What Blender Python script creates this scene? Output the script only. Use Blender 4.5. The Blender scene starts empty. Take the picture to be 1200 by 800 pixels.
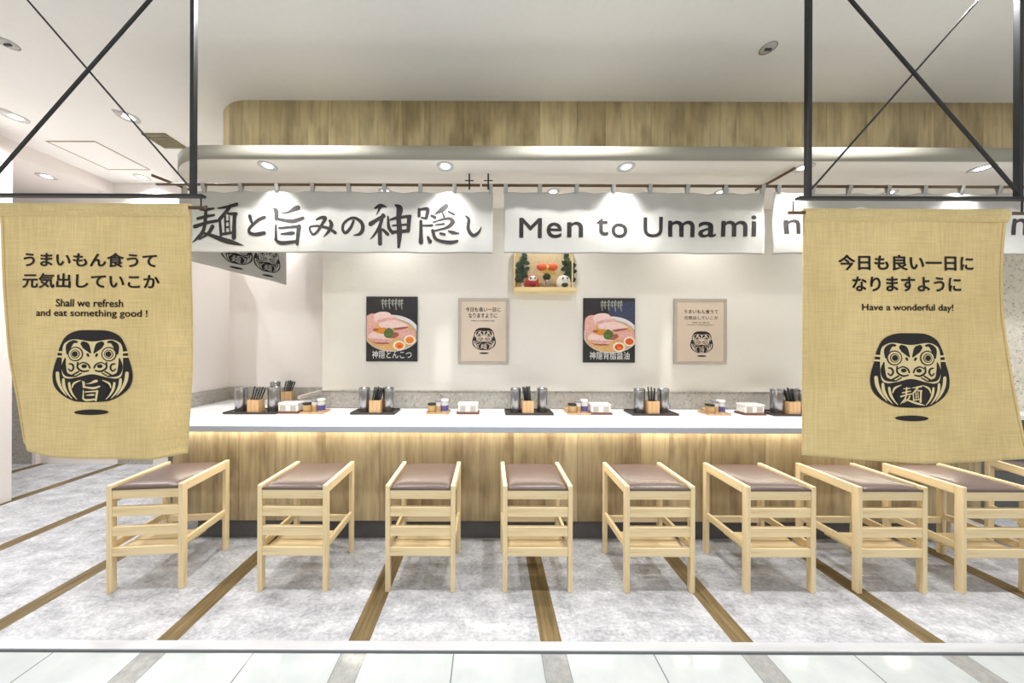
import bpy, bmesh, math, random
from mathutils import Vector, Matrix
from mathutils.geometry import tessellate_polygon
random.seed(7)
PI = math.pi
SC = bpy.context.scene
COL = SC.collection

# ------------------------------------------------------------------ camera, world, light, exposure
FPX, VX, VY, ROLL, EYE = 355.0, 573.0, 402.0, 0.0035, 1.4
cam_d = bpy.data.cameras.new('camera')
cam = bpy.data.objects.new('camera', cam_d)
COL.objects.link(cam)
cam_d.sensor_width = 36.0
cam_d.lens = FPX / 1200 * 36
cam_d.shift_x = (600 - VX) / 1200
cam_d.shift_y = (VY - 400) / 1200
cam_d.clip_start = 0.02
cam.location = (0, 0, EYE)
cam.rotation_euler = (PI / 2, -ROLL, 0)
SC.camera = cam

world = bpy.data.worlds.new('world'); SC.world = world
world.use_nodes = True
world.node_tree.nodes['Background'].inputs[0].default_value = (1.0, 0.985, 0.96, 1)
world.node_tree.nodes['Background'].inputs[1].default_value = 0.52

SC.view_settings.view_transform = 'Standard'
SC.view_settings.look = 'None'
SC.view_settings.gamma = 1.0
SC.view_settings.use_curve_mapping = False
SC.view_settings.exposure = -0.02

def area_light(name, loc, sx, sy, power, rot=(0, 0, 0), col=(1, 0.985, 0.96)):
    d = bpy.data.lights.new(name, 'AREA'); d.shape = 'RECTANGLE'; d.size = sx; d.size_y = sy
    d.energy = power; d.color = col
    o = bpy.data.objects.new(name, d); COL.objects.link(o); o.location = loc; o.rotation_euler = rot
    return o
# the corridor's ceiling lights, in front of the shop (behind and above the camera)
area_light('corridor_ceiling_light', (0.0, -1.0, 3.15), 7.0, 0.6, 100)
SPOT_CANOPY, SPOT_COUNTER, SPOT_CEIL, LED_POWER = 38, 14, 60, 8

def wx(px, Y): return (px - VX) * Y / FPX
def wz(px, py, Y): return EYE - (py + ROLL * (px - VX) - VY) * Y / FPX

# ------------------------------------------------------------------ materials
MATS = {}
def new_mat(name):
    m = bpy.data.materials.new(name); m.use_nodes = True
    nt = m.node_tree; b = nt.nodes['Principled BSDF']
    MATS[name] = m
    return m, nt, b
def N(nt, typ, **kw):
    n = nt.nodes.new(typ)
    for k, v in kw.items(): setattr(n, k, v)
    return n
def srgb(r, g, b):
    f = lambda c: (c / 255 / 12.92) if c / 255 <= 0.04045 else ((c / 255 + 0.055) / 1.055) ** 2.4
    return (f(r), f(g), f(b), 1)
def scale_col(c, k): return (min(c[0] * k, 1), min(c[1] * k, 1), min(c[2] * k, 1), 1)
def coords(nt, scale=(1, 1, 1), which='Object'):
    t = N(nt, 'ShaderNodeTexCoord'); m = N(nt, 'ShaderNodeMapping'); m.inputs['Scale'].default_value = scale
    nt.links.new(t.outputs[which], m.inputs[0]); return m.outputs[0]
def noise(nt, vec, scale, detail=4, rough=0.55):
    n = N(nt, 'ShaderNodeTexNoise'); n.inputs['Scale'].default_value = scale
    n.inputs['Detail'].default_value = detail; n.inputs['Roughness'].default_value = rough
    nt.links.new(vec, n.inputs['Vector']); return n.outputs['Fac']
def ramp(nt, fac, stops):
    r = N(nt, 'ShaderNodeValToRGB'); e = r.color_ramp.elements
    e[0].position, e[0].color = stops[0]; e[1].position, e[1].color = stops[-1]
    for p, c in stops[1:-1]:
        x = e.new(p); x.color = c
    nt.links.new(fac, r.inputs[0]); return r.outputs[0]
def mix(nt, fac, a, b, mode='MIX'):
    m = N(nt, 'ShaderNodeMix', data_type='RGBA', blend_type=mode)
    for s, v in ((m.inputs[0], fac), (m.inputs[6], a), (m.inputs[7], b)):
        if hasattr(v, 'is_output'): nt.links.new(v, s)
        else: s.default_value = v
    return m.outputs[2]
def math_(nt, op, a, b=None):
    m = N(nt, 'ShaderNodeMath', operation=op)
    for i, v in enumerate((a, b)):
        if v is None: continue
        if hasattr(v, 'is_output'): nt.links.new(v, m.inputs[i])
        else: m.inputs[i].default_value = v
    return m.outputs[0]
def bump(nt, b, h, strength=0.1, dist=0.01):
    n = N(nt, 'ShaderNodeBump'); n.inputs['Strength'].default_value = strength; n.inputs['Distance'].default_value = dist
    nt.links.new(h, n.inputs['Height']); nt.links.new(n.outputs[0], b.inputs['Normal'])

def plain(name, col, rough=0.5, metal=0.0, var=0.06, scale=14, bmp=0.04):
    m, nt, b = new_mat(name)
    v = coords(nt); f = noise(nt, v, scale)
    c = ramp(nt, f, [(0.3, scale_col(col, 1 - var)), (0.7, scale_col(col, 1 + var))])
    nt.links.new(c, b.inputs['Base Color'])
    b.inputs['Roughness'].default_value = rough; b.inputs['Metallic'].default_value = metal
    if bmp: bump(nt, b, f, bmp)
    return m
def wood(name, light, dark, axis='Z', rough=0.45, scale=1.0):
    m, nt, b = new_mat(name)
    s = {'X': (1.2, 22, 22), 'Y': (22, 1.2, 22), 'Z': (22, 22, 1.2)}[axis]
    v = coords(nt, tuple(q * scale for q in s)); f = noise(nt, v, 2.2, 6, 0.6)
    c = ramp(nt, f, [(0.3, dark), (0.5, light), (0.75, scale_col(light, 1.05))])
    nt.links.new(c, b.inputs['Base Color']); b.inputs['Roughness'].default_value = rough
    bump(nt, b, f, 0.06, 0.004)
    return m
def plank_wood(name, width, base, dark, light):
    """vertical boards seen on a panel: board tone, grain streaks and dark cloudy figure"""
    m, nt, b = new_mat(name)
    t = N(nt, 'ShaderNodeTexCoord'); sep = N(nt, 'ShaderNodeSeparateXYZ'); nt.links.new(t.outputs['Object'], sep.inputs[0])
    ge = N(nt, 'ShaderNodeNewGeometry')
    x = math_(nt, 'DIVIDE', sep.outputs[0], width)
    x = math_(nt, 'ADD', x, math_(nt, 'MULTIPLY', math_(nt, 'SINE', math_(nt, 'MULTIPLY', x, 2.3)), 0.25))
    cell = math_(nt, 'FLOOR', x)
    wn = N(nt, 'ShaderNodeTexWhiteNoise', noise_dimensions='1D'); nt.links.new(cell, wn.inputs['W'])
    comb = N(nt, 'ShaderNodeCombineXYZ')
    nt.links.new(math_(nt, 'MULTIPLY', sep.outputs[0], 20.0), comb.inputs[0])
    nt.links.new(math_(nt, 'MULTIPLY', sep.outputs[1], 20.0), comb.inputs[1])
    nt.links.new(math_(nt, 'ADD', math_(nt, 'MULTIPLY', sep.outputs[2], 1.3), math_(nt, 'MULTIPLY', wn.outputs[0], 17.0)), comb.inputs[2])
    g = noise(nt, comb.outputs[0], 1.6, 6, 0.6)
    comb2 = N(nt, 'ShaderNodeCombineXYZ')
    nt.links.new(math_(nt, 'MULTIPLY', sep.outputs[0], 4.5), comb2.inputs[0])
    nt.links.new(math_(nt, 'MULTIPLY', sep.outputs[2], 1.6), comb2.inputs[2])
    nt.links.new(math_(nt, 'MULTIPLY', wn.outputs[0], 9.0), comb2.inputs[1])
    cl = noise(nt, comb2.outputs[0], 1.6, 3, 0.5)
    c1 = ramp(nt, g, [(0.28, dark), (0.5, base), (0.72, light)])
    c2 = ramp(nt, cl, [(0.32, (0.62, 0.58, 0.54, 1)), (0.52, (1, 1, 1, 1)), (0.8, (1.08, 1.08, 1.06, 1))])
    c = mix(nt, 1.0, c1, c2, 'MULTIPLY')
    tone = ramp(nt, wn.outputs[0], [(0.0, (0.82, 0.8, 0.78, 1)), (1.0, (1.08, 1.08, 1.08, 1))])
    c = mix(nt, 1.0, c, tone, 'MULTIPLY')
    fr = math_(nt, 'FRACT', x)
    edge = math_(nt, 'LESS_THAN', math_(nt, 'ABSOLUTE', math_(nt, 'SUBTRACT', fr, 0.5)), 0.49)
    c = mix(nt, math_(nt, 'ADD', math_(nt, 'MULTIPLY', edge, 0.45), 0.55), scale_col(dark, 0.6), c)
    nt.links.new(c, b.inputs['Base Color']); b.inputs['Roughness'].default_value = 0.55
    bump(nt, b, g, 0.05, 0.004)
    return m
def stone(name, base, dark, light, scale=70):
    m, nt, b = new_mat(name)
    v = coords(nt)
    vo = N(nt, 'ShaderNodeTexVoronoi'); vo.inputs['Scale'].default_value = scale; nt.links.new(v, vo.inputs['Vector'])
    sep = N(nt, 'ShaderNodeSeparateColor'); nt.links.new(vo.outputs['Color'], sep.inputs[0])
    c = ramp(nt, sep.outputs[0], [(0.0, dark), (0.14, base), (0.8, base), (1.0, light)])
    f = noise(nt, v, scale * 0.4, 5)
    c = mix(nt, 0.5, c, ramp(nt, f, [(0.35, scale_col(base, 0.82)), (0.65, scale_col(base, 1.15))]))
    nt.links.new(c, b.inputs['Base Color']); b.inputs['Roughness'].default_value = 0.7
    bump(nt, b, f, 0.15, 0.003)
    return m
def fabric(name, col, var, transl, weave=420.0, slub=True):
    m, nt, b = new_mat(name)
    v1 = coords(nt, (1, 1, 0.03)); v2 = coords(nt, (0.03, 0.03, 1))
    f1 = noise(nt, v1, 230, 3, 0.6); f2 = noise(nt, v2, 230, 3, 0.6)
    f = math_(nt, 'MULTIPLY', math_(nt, 'ADD', f1, f2), 0.5)
    c = ramp(nt, f, [(0.36, scale_col(col, 1 - var)), (0.5, col), (0.64, scale_col(col, 1 + var))])
    if slub:
        cl = noise(nt, coords(nt), 3.0, 3)
        c = mix(nt, 1.0, c, ramp(nt, cl, [(0.3, (0.9, 0.88, 0.82, 1)), (0.7, (1.04, 1.04, 1.04, 1))]), 'MULTIPLY')
    nt.links.new(c, b.inputs['Base Color']); b.inputs['Roughness'].default_value = 0.9
    b.inputs['Specular IOR Level'].default_value = 0.1
    tr = N(nt, 'ShaderNodeBsdfTranslucent'); nt.links.new(c, tr.inputs[0])
    ms = N(nt, 'ShaderNodeMixShader'); ms.inputs[0].default_value = transl
    nt.links.new(b.outputs[0], ms.inputs[1]); nt.links.new(tr.outputs[0], ms.inputs[2])
    nt.links.new(ms.outputs[0], nt.nodes['Material Output'].inputs[0])
    bump(nt, b, f, 0.12, 0.002)
    return m
def emit(name, col, strength):
    m, nt, b = new_mat(name)
    b.inputs['Base Color'].default_value = col; b.inputs['Emission Color'].default_value = col
    b.inputs['Emission Strength'].default_value = strength
    return m
def brushed(name, col, rough=0.28):
    m, nt, b = new_mat(name)
    f = noise(nt, coords(nt, (60, 60, 1)), 3, 3)
    nt.links.new(ramp(nt, f, [(0.3, scale_col(col, 0.85)), (0.7, scale_col(col, 1.08))]), b.inputs['Base Color'])
    b.inputs['Metallic'].default_value = 1.0; b.inputs['Roughness'].default_value = rough
    return m

STRIP0, PITCH, STRIPW = 0.297, 0.9025, 0.1
def strip_mask(nt, xs, half, shift=0.0, pitch=PITCH):
    t = math_(nt, 'DIVIDE', math_(nt, 'SUBTRACT', xs, STRIP0 + shift), pitch)
    fr = math_(nt, 'FRACT', math_(nt, 'ADD', t, 0.5 + 40))
    d = math_(nt, 'ABSOLUTE', math_(nt, 'SUBTRACT', fr, 0.5))
    return math_(nt, 'LESS_THAN', d, half / pitch)
def floor_mat():
    m, nt, b = new_mat('shop_floor')
    t = N(nt, 'ShaderNodeTexCoord'); sep = N(nt, 'ShaderNodeSeparateXYZ'); nt.links.new(t.outputs['Object'], sep.inputs[0])
    x, y = sep.outputs[0], sep.outputs[1]
    cx = math_(nt, 'FLOOR', math_(nt, 'DIVIDE', math_(nt, 'SUBTRACT', x, STRIP0), PITCH))
    cy = math_(nt, 'FLOOR', math_(nt, 'ADD', math_(nt, 'DIVIDE', y, 0.45), math_(nt, 'MULTIPLY', cx, 0.37)))
    cb = N(nt, 'ShaderNodeCombineXYZ'); nt.links.new(cx, cb.inputs[0]); nt.links.new(cy, cb.inputs[1])
    wn = N(nt, 'ShaderNodeTexWhiteNoise', noise_dimensions='3D'); nt.links.new(cb.outputs[0], wn.inputs[0])
    f1 = noise(nt, coords(nt, (1, 1.6, 1)), 6.5, 8, 0.66)
    f2 = noise(nt, coords(nt, (1, 1.5, 1)), 45, 6, 0.75)
    f = math_(nt, 'ADD', math_(nt, 'MULTIPLY', f1, 0.5), math_(nt, 'MULTIPLY', f2, 0.5))
    c = ramp(nt, f, [(0.36, srgb(132, 134, 139)), (0.5, srgb(176, 178, 183)), (0.62, srgb(208, 210, 215))])
    c = mix(nt, 1.0, c, ramp(nt, wn.outputs[0], [(0, (0.93, 0.93, 0.94, 1)), (1, (1.05, 1.05, 1.05, 1))]), 'MULTIPLY')
    g = noise(nt, coords(nt, (26, 1.6, 1)), 2.0, 6, 0.6)
    g2 = noise(nt, coords(nt, (1, 1, 1)), 3.0, 3, 0.6)
    wd = ramp(nt, g, [(0.3, srgb(84, 70, 44)), (0.5, srgb(110, 93, 62)), (0.7, srgb(134, 116, 80))])
    wd = mix(nt, 1.0, wd, ramp(nt, g2, [(0.35, (0.8, 0.8, 0.8, 1)), (0.65, (1.1, 1.1, 1.1, 1))]), 'MULTIPLY')
    c = mix(nt, strip_mask(nt, x, STRIPW / 2), c, wd)
    nt.links.new(c, b.inputs['Base Color']); b.inputs['Roughness'].default_value = 0.55
    b.inputs['Specular IOR Level'].default_value = 0.3
    bump(nt, b, f, 0.06, 0.002)
    return m
def corridor_mat():
    m, nt, b = new_mat('corridor_tiles')
    t = N(nt, 'ShaderNodeTexCoord'); sep = N(nt, 'ShaderNodeSeparateXYZ'); nt.links.new(t.outputs['Object'], sep.inputs[0])
    x, y = sep.outputs[0], sep.outputs[1]
    f = noise(nt, coords(nt), 6, 6, 0.6)
    c = ramp(nt, f, [(0.3, srgb(182, 189, 192)), (0.7, srgb(198, 204, 206))])
    gr = ramp(nt, noise(nt, coords(nt), 30, 6, 0.7), [(0.3, srgb(140, 142, 142)), (0.7, srgb(170, 172, 172))])
    c = mix(nt, strip_mask(nt, x, 0.055), c, gr)
    jl = strip_mask(nt, x, 0.003, PITCH / 2)
    je = math_(nt, 'SUBTRACT', strip_mask(nt, x, 0.0575), strip_mask(nt, x, 0.0545))
    fy = math_(nt, 'ABSOLUTE', math_(nt, 'SUBTRACT', math_(nt, 'FRACT', math_(nt, 'ADD', math_(nt, 'DIVIDE', y, 0.9), 40.3)), 0.5))
    jy = math_(nt, 'LESS_THAN', fy, 0.0022)
    j = math_(nt, 'MAXIMUM', math_(nt, 'MAXIMUM', jl, je), jy)
    c = mix(nt, j, c, srgb(120, 126, 128))
    nt.links.new(c, b.inputs['Base Color']); b.inputs['Roughness'].default_value = 0.12
    return m

birch_l, birch_d = srgb(234, 213, 170), srgb(216, 190, 142)
M_BX = wood('birch_grain_across', birch_l, birch_d, 'X')
M_BY = wood('birch_grain_deep', birch_l, birch_d, 'Y')
M_BZ = wood('birch_grain_upright', birch_l, birch_d, 'Z')
M_SEAT = plain('brown_leatherette', srgb(98, 82, 76), 0.3, var=0.08, scale=60, bmp=0.08)
M_WALL = plain('white_wallpaper', srgb(236, 232, 224), 0.85, var=0.012, scale=40, bmp=0.03)
M_WALL2 = plain('pinkish_white_wall', srgb(236, 230, 226), 0.85, var=0.012, scale=40, bmp=0.03)
M_CEIL = plain('ceiling_paint', srgb(246, 245, 242), 0.9, var=0.012, scale=30, bmp=0.03)
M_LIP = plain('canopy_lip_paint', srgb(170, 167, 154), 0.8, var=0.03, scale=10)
M_FASCIA = plank_wood('fascia_boards', 0.17, srgb(226, 208, 160), srgb(202, 180, 132), srgb(234, 220, 178))
M_PANEL = plank_wood('counter_boards', 0.3, srgb(182, 164, 128), srgb(152, 133, 99), srgb(196, 179, 144))
M_TOP = plain('white_counter_laminate', srgb(240, 240, 243), 0.35, var=0.01, scale=50, bmp=0.01)
M_TOPSHADE = plain('shaded_counter_edge', srgb(172, 180, 194), 0.4, var=0.03, scale=30)  # slab edge lies in shade; that shade is put into its grey-blue colour
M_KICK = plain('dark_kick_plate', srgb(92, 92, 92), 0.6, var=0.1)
M_STONE = stone('speckled_grey_stone', srgb(172, 168, 160), srgb(104, 102, 98), srgb(206, 202, 192))
M_STONE2 = stone('cream_terrazzo', srgb(222, 216, 202), srgb(90, 86, 80), srgb(238, 234, 224), 75)
M_FLOOR = floor_mat(); M_COR = corridor_mat()
M_ALU = plain('pale_aluminium', srgb(198, 201, 206), 0.4, 0.2, var=0.03, scale=8)
M_GROOVE = plain('dark_groove', srgb(74, 76, 80), 0.7)
M_BLACK = plain('black_steel', srgb(38, 40, 42), 0.45, 0.3, var=0.1)
M_ROD = wood('dark_bamboo', srgb(96, 72, 42), srgb(60, 44, 26), 'X')
M_RODY = wood('dark_bamboo_deep', srgb(104, 74, 44), srgb(64, 46, 28), 'Y')
M_LINEN = fabric('ochre_linen', srgb(238, 218, 164), 0.12, 0.2)
M_SLEEVE = M_LINEN
M_NOREN = fabric('white_noren_cotton', srgb(204, 204, 200), 0.02, 0.25, slub=False)
M_INK = plain('black_print', srgb(34, 31, 32), 0.8, var=0.05)
M_INKG = fabric('linen_reserve', srgb(238, 220, 170), 0.06, 0.1, slub=False)
M_STEEL = brushed('brushed_steel', srgb(164, 164, 166))
M_TRAY = plain('dark_brown_tray', srgb(70, 62, 58), 0.5)
M_REDTRAY = plain('red_brown_tray', srgb(116, 74, 60), 0.5)
M_BOXW = wood('light_box_wood', srgb(214, 176, 130), srgb(190, 148, 102), 'Z')
M_WHITEP = plain('white_plastic', srgb(240, 238, 234), 0.35, var=0.01)
M_STICK = plain('black_chopstick', srgb(28, 28, 28), 0.4)
M_GLASS = plain('frosted_jar', srgb(206, 204, 200), 0.2)
M_PURPLE = plain('purple_label', srgb(88, 78, 138), 0.5)
M_TAN = plain('tan_spice', srgb(186, 154, 106), 0.6)
M_GREYLID = plain('grey_lid', srgb(150, 146, 150), 0.4)
M_HINOKI = wood('pale_cypress', srgb(236, 212, 158), srgb(214, 184, 124), 'X')
M_GOLDB = plain('beige_gold_backing', srgb(206, 186, 146), 0.6, var=0.12, scale=60)
M_LEAF = plain('dark_green_leaf', srgb(38, 62, 44), 0.45, var=0.25, scale=40)
M_RED = plain('red_lacquer', srgb(190, 52, 40), 0.35)
M_ORANGE = plain('orange_red_ribbon', srgb(222, 96, 56), 0.5)
M_YEL = plain('yellow_paper', srgb(232, 200, 110), 0.6)
M_WHITEL = plain('white_lacquer', srgb(240, 232, 222), 0.35)
M_DARKV = plain('dark_green_vase', srgb(52, 62, 44), 0.3)
M_LAMP = emit('lamp_glow', (1, 0.98, 0.95, 1), 9.0)
M_LED = emit('led_glow', (1, 0.9, 0.72, 1), 6.0)
M_TRIM = plain('lamp_trim', srgb(196, 195, 194), 0.5)
M_GRILLE = plain('olive_grille', srgb(132, 124, 92), 0.6)
M_HLINE = plain('hatch_frame_brass', srgb(150, 136, 104), 0.5)
M_PRAIL = plain('pale_grey_frame', srgb(188, 180, 170), 0.5, 0.2)
M_PDARK = plain('poster_black', srgb(40, 39, 42), 0.45, var=0.25, scale=12)
M_PBEIGE = plain('poster_beige', srgb(222, 204, 186), 0.7, var=0.02)
M_PFRAME = plain('poster_edge_dark', srgb(60, 58, 56), 0.5)
M_P = {k: plain('print_' + k, srgb(*c), 0.5, var=v, scale=60) for k, c, v in (
    ('bowl_white', (226, 222, 220), 0.05), ('soup', (222, 176, 116), 0.18), ('pork_pink', (226, 172, 162), 0.15),
    ('pork_pale', (240, 208, 202), 0.08), ('pork_red', (168, 92, 76), 0.2), ('egg_white', (246, 230, 206), 0.03),
    ('yolk', (236, 128, 44), 0.12), ('yolk_deep', (214, 84, 30), 0.12), ('greens', (92, 112, 56), 0.3),
    ('bamboo_orange', (222, 142, 52), 0.15), ('pale_grey', (158, 158, 150), 0.1), ('navy', (58, 66, 96), 0.3),
    ('letter_white', (236, 238, 232), 0.02), ('rim_blue', (160, 172, 180), 0.2))}

# ------------------------------------------------------------------ mesh helpers
class MB:
    def __init__(self): self.bm = bmesh.new(); self.mi = 0
    def face(self, pts):
        vs = [self.bm.verts.new(p) for p in pts]
        try: f = self.bm.faces.new(vs); f.material_index = self.mi; return f
        except ValueError: return None
    def box(self, x0, x1, y0, y1, z0, z1, bev=0.0, seg=2):
        r = bmesh.ops.create_cube(self.bm, size=1.0)
        vs = r['verts']
        for v in vs:
            v.co = Vector((x0 if v.co.x < 0 else x1, y0 if v.co.y < 0 else y1, z0 if v.co.z < 0 else z1))
        fs = {f for v in vs for f in v.link_faces}
        for f in fs: f.material_index = self.mi
        if bev:
            es = list({e for v in vs for e in v.link_edges})
            bmesh.ops.bevel(self.bm, geom=es, offset=bev, segments=seg, affect='EDGES', profile=0.5, material=self.mi)
        return self
    def cyl(self, p0, p1, r0, r1=None, seg=16, caps=True):
        p0, p1 = Vector(p0), Vector(p1); r1 = r0 if r1 is None else r1
        d = (p1 - p0).normalized(); a = d.orthogonal().normalized(); b = d.cross(a)
        A = []; B = []
        for i in range(seg):
            t = 2 * PI * i / seg; q = a * math.cos(t) + b * math.sin(t)
            A.append(self.bm.verts.new(p0 + q * r0)); B.append(self.bm.verts.new(p1 + q * r1))
        for i in range(seg):
            j = (i + 1) % seg
            f = self.bm.faces.new((A[i], A[j], B[j], B[i])); f.smooth = True; f.material_index = self.mi
        if caps:
            f = self.bm.faces.new(A[::-1]); f.material_index = self.mi
            f = self.bm.faces.new(B); f.material_index = self.mi
        return self
    def lathe(self, prof, c=(0, 0, 0), seg=24):
        c = Vector(c); rings = []
        for r, z in prof:
            if r < 1e-6: rings.append([self.bm.verts.new(c + Vector((0, 0, z)))])
            else: rings.append([self.bm.verts.new(c + Vector((r * math.cos(2 * PI * i / seg), r * math.sin(2 * PI * i / seg), z))) for i in range(seg)])
        for A, B in zip(rings, rings[1:]):
            for i in range(seg):
                j = (i + 1) % seg
                if len(A) == 1 and len(B) == 1: continue
                if len(A) == 1: f = self.bm.faces.new((A[0], B[j], B[i]))
                elif len(B) == 1: f = self.bm.faces.new((A[i], A[j], B[0]))
                else: f = self.bm.faces.new((A[i], A[j], B[j], B[i]))
                f.smooth = True; f.material_index = self.mi
        return self
    def prism(self, pts2, z0, z1):
        """closed outline in x,y raised from z0 to z1"""
        a = [self.bm.verts.new((x, y, z0)) for x, y in pts2]; b = [self.bm.verts.new((x, y, z1)) for x, y in pts2]
        n = len(a)
        for i in range(n):
            j = (i + 1) % n
            f = self.bm.faces.new((a[i], a[j], b[j], b[i])); f.material_index = self.mi
        self.bm.faces.new(a[::-1]).material_index = self.mi; self.bm.faces.new(b).material_index = self.mi
        return self
    def ell(self, c, rx, ry, rz, seg=20, rings=12):
        prof = [(math.sin(PI * k / rings), -math.cos(PI * k / rings)) for k in range(rings + 1)]
        n0 = len(self.bm.verts); self.lathe([(max(r, 0), z) for r, z in prof], (0, 0, 0), seg)
        self.bm.verts.ensure_lookup_table()
        for v in self.bm.verts[n0:]:
            v.co = Vector((c[0] + v.co.x * rx, c[1] + v.co.y * ry, c[2] + v.co.z * rz))
        return self
    def xf(self, m):
        bmesh.ops.transform(self.bm, matrix=m, verts=self.bm.verts); return self

def obj(name, mb, mats, parent=None, local=False, weld=True, normals=True):
    me = bpy.data.meshes.new(name)
    if normals: bmesh.ops.recalc_face_normals(mb.bm, faces=mb.bm.faces)
    mb.bm.to_mesh(me); mb.bm.free()
    if not isinstance(mats, (list, tuple)): mats = [mats]
    for m in mats: me.materials.append(m)
    o = bpy.data.objects.new(name, me); COL.objects.link(o)
    if parent is not None:
        o.parent = parent
        if not local:
            off = Vector(parent.location)
            p = parent.parent
            while p is not None: off += Vector(p.location); p = p.parent
            me.transform(Matrix.Translation(-off))
    return o
def tag(o, label, cat, group=None):
    o['label'] = label; o['category'] = cat
    if group: o['group'] = group
    return o
def thing(name, label, cat, loc=(0, 0, 0), rz=0.0, group=None):
    o = bpy.data.objects.new(name, None); COL.objects.link(o)
    o.empty_display_size = 0.05; o.location = loc; o.rotation_euler = (0, 0, rz)
    return tag(o, label, cat, group)
def struct(name, mb, mats):
    o = obj(name, mb, mats); o['kind'] = 'structure'; return o
def dup(root, loc, rz, label):
    r = root.copy(); COL.objects.link(r); r.location = loc; r.rotation_euler = (0, 0, rz); r['label'] = label
    for ch in list(root.children):
        c = ch.copy(); COL.objects.link(c); c.parent = r
        for g in list(ch.children):
            d = g.copy(); COL.objects.link(d); d.parent = c
    return r

# ---- flat printing: polygons and brush strokes in drawing units, laid on a surface by a mapping (x, y, lift) -> point
def catmull(pts, n=8):
    P = [pts[0]] + list(pts) + [pts[-1]]; out = []
    for i in range(1, len(P) - 2):
        for k in range(n):
            t = k / n
            out.append(tuple(0.5 * ((2 * b) + (c - a) * t + (2 * a - 5 * b + 4 * c - d) * t * t + (3 * b - a - 3 * c + d) * t ** 3)
                             for a, b, c, d in zip(P[i - 1], P[i], P[i + 1], P[i + 2])))
    out.append(tuple(pts[-1])); return out
def stroke_polys(pts, n=8):
    """brush stroke of (x, y, width) -> list of small quads / caps"""
    S = catmull(pts, n); L = []; R = []; out = []
    for i, (x, y, w) in enumerate(S):
        a = S[max(i - 1, 0)]; b = S[min(i + 1, len(S) - 1)]
        dx, dy = b[0] - a[0], b[1] - a[1]; l = math.hypot(dx, dy) or 1
        nx, ny = -dy / l, dx / l; w = max(w, 0.5) / 2
        L.append((x + nx * w, y + ny * w)); R.append((x - nx * w, y - ny * w))
    for i in range(len(S) - 1): out.append([L[i], L[i + 1], R[i + 1], R[i]])
    for (x, y, w) in (S[0], S[-1]):
        w = max(w, 0.5) / 2
        out.append([(x + w * math.cos(2 * PI * k / 12), y + w * math.sin(2 * PI * k / 12)) for k in range(12)])
    return out
def ellipse(cx, cy, rx, ry=None, n=36):
    ry = rx if ry is None else ry
    return [(cx + rx * math.cos(2 * PI * k / n), cy + ry * math.sin(2 * PI * k / n)) for k in range(n)]
def smooth_loop(pts, n=6):
    P = list(pts); m = len(P); out = []
    for i in range(m):
        a, b, c, d = P[i - 1], P[i], P[(i + 1) % m], P[(i + 2) % m]
        for k in range(n):
            t = k / n
            out.append(tuple(0.5 * ((2 * q) + (r - p) * t + (2 * p - 5 * q + 4 * r - s) * t * t + (3 * q - p - 3 * r + s) * t ** 3)
                             for p, q, r, s in zip(a, b, c, d)))
    return out
def clip(poly, x0, x1, y0, y1):
    def cut(P, inside, inter):
        out = []
        for i in range(len(P)):
            a, b = P[i - 1], P[i]
            if inside(b):
                if not inside(a): out.append(inter(a, b))
                out.append(b)
            elif inside(a): out.append(inter(a, b))
        return out
    def ix(v): return lambda a, b: (v, a[1] + (b[1] - a[1]) * (v - a[0]) / (b[0] - a[0]))
    def iy(v): return lambda a, b: (a[0] + (b[0] - a[0]) * (v - a[1]) / (b[1] - a[1]), v)
    for ins, it in ((lambda p: p[0] >= x0, ix(x0)), (lambda p: p[0] <= x1, ix(x1)), (lambda p: p[1] >= y0, iy(y0)), (lambda p: p[1] <= y1, iy(y1))):
        if not poly: return []
        poly = cut(poly, ins, it)
    return poly
TXT = {}
def glyphs(body, bold=0.0):
    """outline of a run of text as 2-D triangles (y up) with its bounds"""
    key = (body, bold)
    if key in TXT: return TXT[key]
    c = bpy.data.curves.new('text', 'FONT'); c.body = body; c.offset = bold; c.resolution_u = 4
    o = bpy.data.objects.new('text', c); COL.objects.link(o)
    dg = bpy.context.evaluated_depsgraph_get(); dg.update()
    me = bpy.data.meshes.new_from_object(o.evaluated_get(dg))
    T = [[(me.vertices[i].co.x, me.vertices[i].co.y) for i in p.vertices] for p in me.polygons]
    bpy.data.objects.remove(o); bpy.data.curves.remove(c); bpy.data.meshes.remove(me)
    xs = [p[0] for t in T for p in t]; ys = [p[1] for t in T for p in t]
    TXT[key] = (T, (min(xs), max(xs), min(ys), max(ys)))
    return TXT[key]
def text_fit(body, x0, x1, y0, y1, bold=0.0):
    """triangles of a text fitted in the box, y pointing down"""
    T, (a, b, c, d) = glyphs(body, max(0.0, -bold))
    if bold > 0:
        h = bold * 0.5; k = 0.7 * h
        T = [[(x + dx, y + dy) for x, y in t] for dx, dy in ((0, 0), (h, 0), (-h, 0), (0, h), (0, -h), (k, k), (-k, k), (k, -k), (-k, -k)) for t in T]
        a, b, c, d = a - h, b + h, c - h, d + h
    return [[(x0 + (x - a) / (b - a) * (x1 - x0), y1 - (y - c) / (d - c) * (y1 - y0)) for x, y in t] for t in T]
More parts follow.
